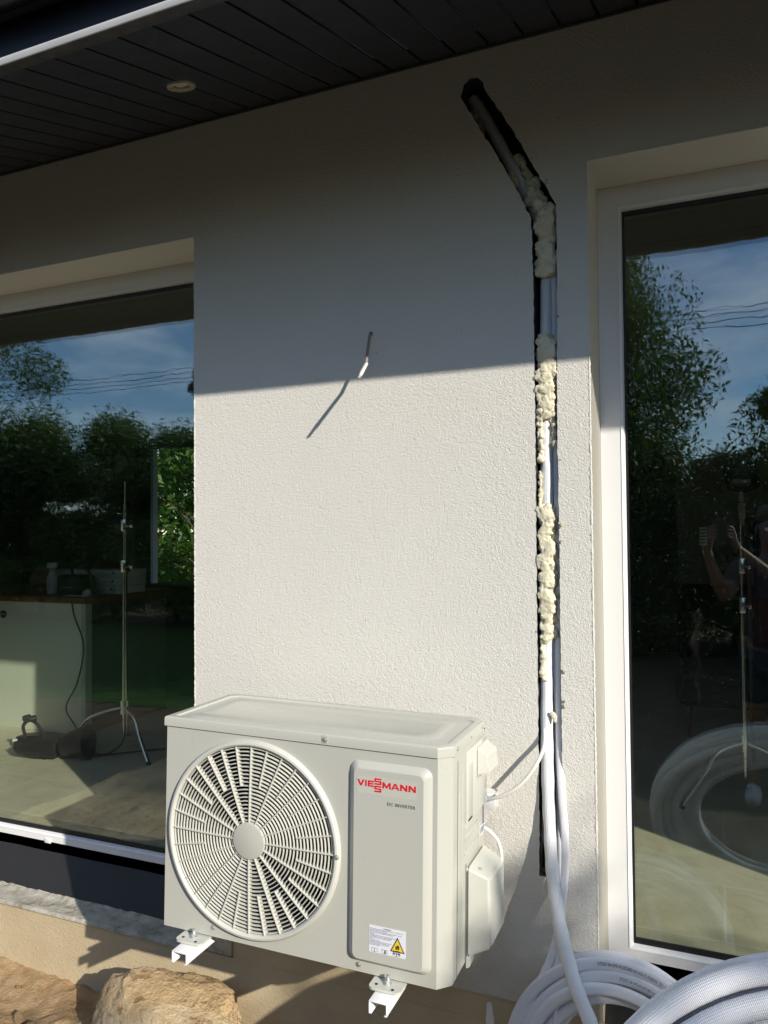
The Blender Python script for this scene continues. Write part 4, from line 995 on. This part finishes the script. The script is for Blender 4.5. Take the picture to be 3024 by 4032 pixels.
# chrome light stand
def stand(name, label, c, top, zj, legs, r=.014):
    e_ = empty(name, label, 'light stand', c); jz = zj-c[2]
    bm = B(); tp = top-c[2]; cyl(bm, (0, 0, jz-.06), (0, 0, jz+(tp-jz)*.62), r, n=20); obj('pole', bm, M['chrome'], e_)
    bm = B(); cyl(bm, (0, 0, jz+(tp-jz)*.62), (0, 0, jz+(tp-jz)*.90), r*.72, n=18); cyl(bm, (0, 0, jz+(tp-jz)*.90), (0, 0, tp), r*.45, n=16); obj('inner_tube', bm, M['chrome'], e_)
    for zz in (.60, .78):
        bm = B(); z = jz+(tp-jz)*zz; box(bm, (-r*1.5, -r*1.5, z), (r*1.5, r*1.5, z+.07), .004); cyl(bm, (r, 0, z+.03), (r*3.6, 0, z+.035), .006, n=10); box(bm, (r*2.6, -.004, z+.02), (r*4.2, .012, z+.034), .003); obj('clamp', bm, M['chrome'], e_)
    bm = B(); cyl(bm, (0, 0, jz-.03), (0, 0, jz+.05), r*1.7, n=20, bev=.003); obj('collar', bm, M['chrome'], e_)
    bm = B(); cyl(bm, (0, 0, jz-.14), (0, 0, jz-.05), r*1.0, n=20, bev=.003); obj('stem_end', bm, M['chrome'], e_)
    for (lx, ly) in legs:
        P = pth([(lx*.02, ly*.02, jz+.01), (lx*.25, ly*.25, jz-.01), (lx*.46, ly*.46, jz-.045), (lx*.62, ly*.62, jz-.12), (lx, ly, .012)], 8)
        bm = B(); tube(bm, P, .0105, 14, up=(0, 0, 1)); l_ = obj('leg', bm, M['chrome'], e_)
        bm = B(); d = (Vector(P[-1])-Vector(P[-3])).normalized(); cyl(bm, Vector(P[-1])-d*.006, Vector(P[-1])+d*.010, .0125, n=14); obj('rubber_foot', bm, M['black'], l_)
    return e_
stand('light_stand', 'chrome light stand with spread legs inside the left window', (-3.07, 1.27, FZ), .30, -.975, [(-.36, -.22), (.25, -.10), (-.28, .34)], .0135)
# cable hanging from the bag to the floor
bm = B(); tube(bm, pth([(-3.70, 1.50, -.40), (-3.66, 1.485, -.50), (-3.58, 1.48, -.68), (-3.62, 1.47, -.90), (-3.70, 1.46, -1.06), (-3.58, 1.42, -1.16), (-3.42, 1.30, -1.225), (-3.18, 1.22, -1.228), (-3.06, 1.24, -1.15), (-3.05, 1.25, -1.0)]), .005, 10); wtag(obj('cord', bm, M['black'], None), 'black cord hanging from the worktop and looping over the floor', 'cord')
bm = B(); tube(bm, pth([(-3.35, 1.08, -1.225), (-3.22, 1.16, -1.228), (-3.05, 1.34, -1.228), (-2.92, 1.44, -1.228), (-2.80, 1.46, -1.228)]), .005, 10); wtag(obj('cord', bm, M['black'], None), 'black cord lying on the floor behind the stand leg', 'cord')
bm = B(); ico(bm, (-2.86, 1.50, -1.215), .03, 2, (1.6, 1, .6)); ico(bm, (-2.80, 1.47, -1.215), .025, 2); wtag(obj('cord_plug', blob_mesh(bm, .006, .008, 50, 2), M['black'], None), 'bunched black plug at the foot of the light stand', 'plug')
# studio flash lying on the floor
fl_ = empty('studio_light', 'black studio flash head with reflector lying on the sunlit floor', 'studio light', (-3.47, 1.06, FZ), rot=(0, 0, R(12))); fl_.scale = (.92, .92, .92)
bm = B(); t = bmesh.new(); vs = []
sec = [(-.055, -.06), (.055, -.06), (.085, -.02), (.085, .03), (.05, .065), (-.05, .065), (-.085, .03), (-.085, -.02)]
for x, s in ((-.16, .55), (-.14, .82), (-.02, 1.0), (.12, .95), (.14, .8)): vs.append([t.verts.new((x, p[0]*s, .08+p[1]*s)) for p in sec])
for a, b in zip(vs, vs[1:]):
    for i in range(8): t.faces.new((a[i], a[(i+1) % 8], b[(i+1) % 8], b[i]))
t.faces.new(vs[0][::-1]); t.faces.new(vs[-1]); bmesh.ops.recalc_face_normals(t, faces=t.faces[:]); merge(bm, t); obj('housing', bm, M['black'], fl_)
bm = B(); cyl(bm, (.14, 0, .085), (.30, .02, .105), .060, .105, 36, False); bmesh.ops.solidify(bm, geom=bm.faces[:], thickness=.003); obj('reflector', bm, M['black'], fl_)
bm = B(); tube(bm, pth([(-.07, -.05, .13), (-.085, -.055, .20), (-.05, -.05, .235), (.0, -.05, .22), (.045, -.05, .16), (.06, -.05, .12)]), .011, 12, .6); hy = obj('yoke', bm, M['black'], fl_)
bm = B(); cyl(bm, (-.085, -.06, .245), (-.045, -.04, .255), .018, n=16, bev=.004); cyl(bm, (-.035, -.06, .245), (-.005, -.04, .25), .019, n=16, bev=.004); obj('knob', bm, M['black'], hy)
bm = B(); cyl(bm, (-.163, -.02, .10), (-.166, -.02, .10), .008); box(bm, (-.150, -.06, .105), (-.120, -.064, .125)); obj('marking', bm, M['sticker'], fl_)
# right-hand room: second light with head, cloths, striped vent
s2 = stand('light_stand', 'thin light stand carrying a black lamp head behind the right window', (.095, 1.62, FZ), .02, -.95, [(-.26, -.08), (.28, -.05), (.02, .30)], .009)
hd = empty('lamp_head', 'black rounded lamp head on top of the stand behind the right window', 'studio light', (.10, 1.62, .02))
bm = B(); box(bm, (-.062, -.05, .165), (.062, .05, .395), .028, 4); obj('housing', bm, M['black'], hd)
bm = B(); tube(bm, pth([(-.064, 0, .27), (-.066, 0, .18), (-.03, 0, .150), (.03, 0, .150), (.066, 0, .18), (.064, 0, .27)]), .007, 10); obj('yoke', bm, M['black'], hd)
bm = B(); cyl(bm, (0, 0, .0), (0, 0, .15), .010, n=16); box(bm, (-.014, -.014, .03), (.014, .014, .10), .003); obj('spigot', bm, M['wire_brown'], hd)
bm = B(); box(bm, (-.035, -.0515, .185), (.035, -.0505, .203), .0004); obj('label_plate', bm, M['ink_soft'], hd)
vt = empty('wall_vent', 'small white slatted vent on the dark wall behind the right window', 'vent', (-.10, 4.085, -.05))
for i in range(6):
    bm = B(); box(bm, (-.027, -.012, -.064+i*.024), (.027, -.004, -.046+i*.024), .001); obj('slat', bm, plain('white_slat', (.85, .85, .8), .5) if i == 0 else bpy.data.materials['white_slat'], vt)  # all slats share one plain white
bm = B(); box(bm, (-.030, -.004, -.070), (.030, .012, .082), .001); obj('backing', bm, M['cab'], vt)
dr = empty('clothes_rail', 'rail hung with blue and red cloths behind the right window', 'rail', (.33, 2.4, FZ))
bm = B(); cyl(bm, (-.18, 0, .0), (-.18, 0, 1.30), .01); cyl(bm, (.55, 0, 0), (.55, 0, 1.30), .01); cyl(bm, (-.19, 0, 1.285), (.56, 0, 1.285), .010); obj('frame', bm, M['cab'], dr)
def cloth(name, lab, x0, x1, z0, z1, mat, y):
    bm = B(); g = []
    for i in range(25):
        x = x0+(x1-x0)*i/24; g.append([bm.verts.new((x, y+.018*math.sin(i*.9+j*.08), z0+(z1-z0)*j/14)) for j in range(15)])
    for i in range(24):
        for j in range(14): bm.faces.new((g[i][j], g[i+1][j], g[i+1][j+1], g[i][j+1]))
    bmesh.ops.solidify(bm, geom=bm.faces[:], thickness=.004)
    wtag(obj(name, bm, mat, None), lab, 'cloth')
cloth('cloth', 'dark blue cloth hanging behind the right window', .17, .55, -.36, .04, M['bluecloth'], 2.36)
cloth('cloth', 'dark red cloth hanging below the blue one', .18, .56, -.60, -.32, M['redcloth'], 2.42)
ch_ = empty('armchair', 'dark rounded armchair behind the right window', 'chair', (.05, 3.1, FZ))
bm = B(); box(bm, (-.30, -.30, .18), (.30, .30, .42), .06, 4); obj('seat', bm, M['black_fabric'], ch_)
bm = B(); box(bm, (-.30, .18, .36), (.30, .32, .88), .06, 4); obj('backrest', bm, M['black_fabric'], ch_)
for sx_ in (-1, 1):
    for sy_ in (-1, 1): bm = B(); cyl(bm, (sx_*.24, sy_*.24, 0), (sx_*.22, sy_*.22, .2), .012, .018); obj('leg', bm, M['wood'], ch_)

# ---------------------------------------------------------------- vegetation
def leaves(bm, pts, size, rnd, up=.3):
    for p in pts:
        s = size*rnd.uniform(.6, 1.4); q = Euler((rnd.uniform(-1.2, 1.2), rnd.uniform(-1.2, 1.2), rnd.uniform(0, 6.28))).to_matrix()
        c = [Vector(p)+q @ Vector(v)*s for v in ((-.5, 0, 0), (0, -.22, .04), (.5, 0, -.05), (0, .22, .04))]
        bm.faces.new([bm.verts.new(v) for v in c])
def crown_pts(rnd, centers, n):
    out = []
    for i in range(n):
        c, r = rnd.choice(centers); d = Vector((rnd.gauss(0, 1), rnd.gauss(0, 1), rnd.gauss(0, 1))).normalized()*(r*rnd.uniform(.25, 1)**.6)
        out.append((c[0]+d.x, c[1]+d.y, c[2]+d.z*.85))
    return out
def tree(name, label, base, height, spread, nleaf, leaf, mat, seed, cat='tree', group=None, nclump=26, low=.25, trunk=.06, clump=.22, conic=False):
    rnd = random.Random(seed); e_ = empty(name, label, cat, base, group); centers = []; bm = B()
    tube(bm, pth([(0, 0, 0), (rnd.uniform(-.05, .05)*height*.3, rnd.uniform(-.05, .05), height*.3), (rnd.uniform(-.06, .06)*height*.4, 0, height*.6), (0, 0, height*.93)], 5), [trunk*(1-.85*i/15) for i in range(16)], 9, up=(0, 1, 0))
    for i in range(nclump):
        t = rnd.uniform(low, 1.0); a = rnd.uniform(0, 6.28)
        wdt = spread*((1.08-t)*1.1 if conic else math.sin(min(1, (t-low)/(1-low)*.86+.14)*math.pi)**.6)
        rr = wdt*rnd.uniform(.35, 1.0); c = Vector((rr*math.cos(a), rr*math.sin(a), height*t)); centers.append((c, height*clump*rnd.uniform(.35, .75)*(.6 if conic else 1)))
        s0 = Vector((0, 0, height*max(.08, t-.22))); tube(bm, [s0, s0.lerp(c, .5)+Vector((0, 0, .03*height)), c], [trunk*.35, trunk*.22, trunk*.06], 5, up=(.3, .1, 1))
    obj('trunk', bm, M['bark'], e_)
    bm = B(); leaves(bm, crown_pts(rnd, centers, nleaf), leaf, rnd); obj('crown', bm, mat, e_, smooth=False)
    return e_
def copy_tree(root, loc, rz, sc, label):
    r = root.copy(); COL.objects.link(r); r.location = loc; r.rotation_euler = (0, 0, rz); r.scale = sc; r['label'] = label
    for c in root.children:
        d = c.copy(); COL.objects.link(d); d.parent = r
    return r
GZ = -1.70
rv = random.Random(5)
hA = tree('hedge_shrub', 'bushy green hedge shrub mirrored in the left window glass', (-11.2, -9.6, GZ), 3.7, 1.25, 42000, .085, M['leaf'], 31, 'shrub', 'hedge shrubs behind the lawn', 44, .04, .05, .30)
for i, (x, y, s, rz) in enumerate(((-14.4, -9.9, 1.0, 1.0), (-13.0, -9.4, 1.02, 2.2), (-9.8, -9.8, .93, 3.6), (-8.5, -9.5, .90, 4.4), (-7.1, -9.8, .90, 5.3), (-5.7, -9.6, .86, .6), (-4.3, -9.9, .84, 2.9), (-17.5, -10, 1.0, 2.0), (-16.0, -9.6, .98, .3), (-2.8, -9.7, .8, 1.7), (-1.2, -9.5, .74, .5), (.2, -9.8, .70, 2.5), (1.7, -9.7, .66, 4.0), (3.2, -9.8, .7, 5.0), (-19.5, -10, 1.05, .9))):
    copy_tree(hA, (x, y, GZ), rz, (1.05, 1.05, s), 'bushy green hedge shrub mirrored in the left window glass')
tree('leafy_tree', 'tall leafy tree mirrored at the left edge of the left window', (-13.9, -8.8, GZ), 6.6, 1.7, 34000, .085, M['leaf_dark'], 8, nclump=34, low=.35)
tree('slender_tree', 'young slender tree with upright twigs mirrored beside the wall edge', (-8.45, -8.7, GZ), 4.7, .55, 6000, .08, M['leaf_dark'], 15, nclump=22, low=.45, trunk=.03, clump=.10, conic=True)
tree('spreading_tree', 'broad leafy tree mirrored in the right window', (-2.25, -9.0, GZ), 6.6, 2.0, 150000, .075, M['leaf_dark'], 12, nclump=95, low=.14, clump=.22, trunk=.12)
tree('spreading_tree', 'smaller leafy tree mirrored low at the right of the right window', (.95, -9.9, GZ), 3.7, .9, 30000, .075, M['leaf'], 14, nclump=34, low=.15, clump=.22, trunk=.08)
tree('garden_tree', 'bright green foliage seen through the rear window of the room', (-8.2, 9.3, GZ), 5.6, 2.4, 16000, .16, M['leaf_bright'], 19, nclump=50, low=.10)
tree('garden_tree', 'sunlit garden tree behind the house farther right', (-11.2, 10.8, GZ), 5.2, 2.2, 12000, .17, M['leaf_bright'], 23, nclump=40, low=.10)
# saplings off to the right whose tops throw the soft leaf shadows
sap = tree('sapling', 'leafy sapling standing off to the right of the wall', (6.45, -4.3, GZ), 4.6, .55, 520, .12, M['leaf'], 41, 'sapling', 'saplings right of the house', 26, .40, .022, .12)
for i, (x, y, s, rz) in enumerate(((7.3, -4.6, 1.03, 2.0), (6.85, -5.0, 1.02, 4.1), (4.45, -4.2, .79, 1.2), (8.2, -4.6, 1.0, 5.2))): copy_tree(sap, (x, y, GZ), rz, (1, 1, s), 'leafy sapling standing off to the right of the wall')

for i, (x, y, s, rz) in enumerate(((3.4, -7.0, .92, 1.0), (4.9, -7.2, .95, 2.2), (6.3, -7.0, .93, 3.6), (7.8, -7.1, .96, 4.4), (9.2, -7.0, .92, 5.3), (10.7, -7.2, .95, .6), (12.2, -7.0, .93, 2.9))):
    copy_tree(hA, (x, y, GZ), rz, (1.05, 1.05, s*1.22), 'dense hedge shrub standing to the right of the house front')['group'] = 'hedge shrubs right of the house'
for x, s, rz in ((8.0, 1.75, 1.9), (10.4, 1.7, 3.1), (12.9, 1.8, 4.6)):
    copy_tree(hA, (x, -12.6, GZ), rz, (1.3, 1.2, s), 'tall leafy tree far to the right beyond the hedge')['group'] = 'tall trees right of the garden'
# overhead wires
for i, (zl, zr, yy) in enumerate(((6.12, 5.72, -20), (5.98, 5.62, -20.1), (5.80, 5.47, -20.2), (5.66, 5.35, -20.3))):
    pts = []
    for j in range(41):
        t = j/40; x = -60+110*t; z = 5.95-.20*i*.7+.0018*((x+12)/2)**2*.25
        pts.append((x, yy, z))
    bm = B(); tube(bm, pts, .011, 6, up=(0, 0, 1)); wtag(obj('overhead_wire', bm, M['black'], None), ('topmost', 'second', 'third', 'lowest')[i]+' of the thin dark overhead wires crossing the mirrored sky', 'wire', 'overhead wires')

# ---------------------------------------------------------------- photographer (mirrored in the right window)
def skin_mesh(nodes, edges, levels=2):
    """nodes: {name: (co, r)}; grows one continuous skin"""
    names = list(nodes); me = bpy.data.meshes.new('p'); me.from_pydata([nodes[n][0] for n in names], [(names.index(a), names.index(b)) for a, b in edges], [])
    o = bpy.data.objects.new('p', me); COL.objects.link(o)
    sk = o.modifiers.new('s', 'SKIN'); sk.use_smooth_shade = True
    if not me.skin_vertices: me.attributes
    o.modifiers.new('u', 'SUBSURF').levels = levels; o.modifiers['u'].render_levels = levels
    return o, names
def grow(nodes, edges, root, levels=2):
    o, names = skin_mesh(nodes, edges, levels)
    me = o.data
    if len(me.skin_vertices) == 0:
        bpy.context.view_layer.objects.active = o; o.select_set(True)
        bpy.ops.object.mode_set(mode='EDIT'); bpy.ops.object.mode_set(mode='OBJECT')
        bpy.ops.mesh.customdata_skin_add()
    for i, n in enumerate(names):
        r = nodes[n][1]; me.skin_vertices[0].data[i].radius = r if isinstance(r, tuple) else (r, r)
        me.skin_vertices[0].data[i].use_root = (n == root)
    dg = bpy.context.evaluated_depsgraph_get(); m2 = bpy.data.meshes.new_from_object(o.evaluated_get(dg)); bpy.data.objects.remove(o); return m2
M['skin'] = plain('skin', (.20, .11, .075), .55, var=.05); M['shirt'] = plain('dark_shirt', (.05, .03, .03), .85); M['shorts'] = plain('dark_shorts', (.02, .035, .04), .85)
M['shoe'] = plain('pale_shoe', (.55, .56, .60), .6); M['hair'] = plain('brown_hair', (.04, .025, .015), .7)
PX, PY, PZ = .30, -2.62, -1.655
AX = -.28
ps = empty('person', 'person in dark shirt and shorts holding up a phone, mirrored in the right window', 'person', (PX, PY, PZ))
nd = {'pel': ((0, 0, .96), (.150, .105)), 'wai': ((0, -.01, 1.10), (.130, .095)), 'che': ((0, 0, 1.32), (.160, .110)), 'nk0': ((0, .01, 1.47), (.075, .07)), 'nk1': ((0, .02, 1.53), (.056, .056)), 'hd0': ((0, .035, 1.60), (.070, .085)), 'hd1': ((0, .04, 1.67), (.078, .096)), 'hd2': ((0, .035, 1.735), (.060, .075))}
ed = [('pel', 'wai'), ('wai', 'che'), ('che', 'nk0'), ('nk0', 'nk1'), ('nk1', 'hd0'), ('hd0', 'hd1'), ('hd1', 'hd2')]
for sd, sgn in (('l', -1), ('r', 1)):
    nd.update({'hip'+sd: ((sgn*.095, 0, .90), (.090, .088)), 'kn'+sd: ((sgn*.115, .015, .50), (.058, .06)), 'cf'+sd: ((sgn*.118, -.01, .34), (.055, .058)), 'an'+sd: ((sgn*.12, -.01, .09), (.036, .040)), 'to'+sd: ((sgn*.135, .10, .035), (.040, .026)),
               'sh'+sd: ((sgn*.185, 0, 1.42), (.060, .058)), 'el'+sd: ((sgn*.205-.06, .16, 1.24), (.041, .041)), 'fa'+sd: ((sgn*.15-.17, .26, 1.40), (.038, .036)), 'wr'+sd: ((sgn*.085+AX, .35, 1.545), (.026, .022)), 'pa'+sd: ((sgn*.070+AX, .375, 1.600), (.034, .018))})
    ed += [('pel', 'hip'+sd), ('hip'+sd, 'kn'+sd), ('kn'+sd, 'cf'+sd), ('cf'+sd, 'an'+sd), ('an'+sd, 'to'+sd), ('che', 'sh'+sd), ('sh'+sd, 'el'+sd), ('el'+sd, 'fa'+sd), ('fa'+sd, 'wr'+sd), ('wr'+sd, 'pa'+sd)]
    for f_ in range(4):
        z = 1.605+.020*f_; L_ = (.85, 1, 1.05, .95)[f_]
        nd['f%s%da' % (sd, f_)] = ((AX+sgn*.060, .400, z+.008), .0095); nd['f%s%db' % (sd, f_)] = ((AX+sgn*(.060-.018*L_), .417, z+.010), .0085); nd['f%s%dc' % (sd, f_)] = ((AX+sgn*(.060-.034*L_), .412, z+.010), .0075)
        ed += [('pa'+sd, 'f%s%da' % (sd, f_)), ('f%s%da' % (sd, f_), 'f%s%db' % (sd, f_)), ('f%s%db' % (sd, f_), 'f%s%dc' % (sd, f_))]
    nd['t%sa' % sd] = ((AX+sgn*.058, .360, 1.60), .011); nd['t%sb' % sd] = ((AX+sgn*.036, .362, 1.625), .0095)
    ed += [('pa'+sd, 't%sa' % sd), ('t%sa' % sd, 't%sb' % sd)]
obj('body', grow(nd, ed, 'pel'), M['skin'], ps, angle=180)
sh = {'a': ((0, 0, .93), (.165, .122)), 'b': ((0, -.01, 1.10), (.150, .115)), 'c': ((0, 0, 1.32), (.180, .128)), 'd': ((0, .01, 1.455), (.085, .080))}
se = [('a', 'b'), ('b', 'c'), ('c', 'd')]
for sd, sgn in (('l', -1), ('r', 1)): sh['s'+sd] = ((sgn*.185, 0, 1.42), (.075, .072)); sh['e'+sd] = ((sgn*.20-.03, .10, 1.30), (.064, .062)); se += [('c', 's'+sd), ('s'+sd, 'e'+sd)]
obj('shirt', grow(sh, se, 'b'), M['shirt'], ps, angle=180)
so = {'p': ((0, 0, .95), (.168, .124))}; sv = []
for sd, sgn in (('l', -1), ('r', 1)): so['h'+sd] = ((sgn*.095, 0, .86), (.108, .106)); so['k'+sd] = ((sgn*.112, .01, .58), (.092, .090)); sv += [('p', 'h'+sd), ('h'+sd, 'k'+sd)]
obj('shorts', grow(so, sv, 'p'), M['shorts'], ps, angle=180)
for sgn in (-1, 1): obj('shoe', grow({'a': ((sgn*.12, -.045, .045), (.044, .040)), 'b': ((sgn*.125, .03, .048), (.048, .040)), 'c': ((sgn*.138, .125, .036), (.044, .030)), 't': ((sgn*.12, -.012, .115), (.046, .050))}, [('a', 'b'), ('b', 'c'), ('b', 't')], 'b'), M['shoe'], ps, angle=180)
bm = B(); ico(bm, (0, .015, 1.735), .098, 3, (.86, 1.05, .80)); ico(bm, (0, -.02, 1.68), .085, 3, (.95, .9, 1)); obj('hair', blob_mesh(bm, .010, .006, 30, 3), M['hair'], ps)
for sgn in (-1, 1):
    bm = B(); ico(bm, (sgn*.030, .122, 1.655), .0115, 2); obj('eye', bm, M['sticker'], ps)
    bm = B(); ico(bm, (sgn*.083, .035, 1.65), .022, 2, (.4, .8, 1.3)); obj('ear', bm, M['skin'], ps)
bm = B(); wedge(bm, [(-.014, .118, 1.605), (.014, .118, 1.605), (.008, .118, 1.66), (-.008, .118, 1.66), (-.010, .150, 1.610), (.010, .150, 1.610), (.004, .132, 1.655), (-.004, .132, 1.655)], HB, .004); obj('nose', bm, M['skin'], ps)
bm = B(); ico(bm, (0, .120, 1.578), .018, 2, (1.3, .5, .35)); obj('mouth', bm, plain('lips', (.35, .13, .11), .5), ps)
bm = B(); box(bm, (-.036, -.004, -.075), (.036, .004, .075), .003, 3); ph_ = empty('phone', 'black phone held up in both hands of the person', 'phone', (PX+AX-.01, PY+.392, PZ+1.645)); obj('body', bm, M['black'], ph_)
bm = B(); cyl(bm, (-.018, .0042, .052), (-.018, .0060, .052), .008); obj('lens', bm, M['glass'] if False else M['black'], ph_)
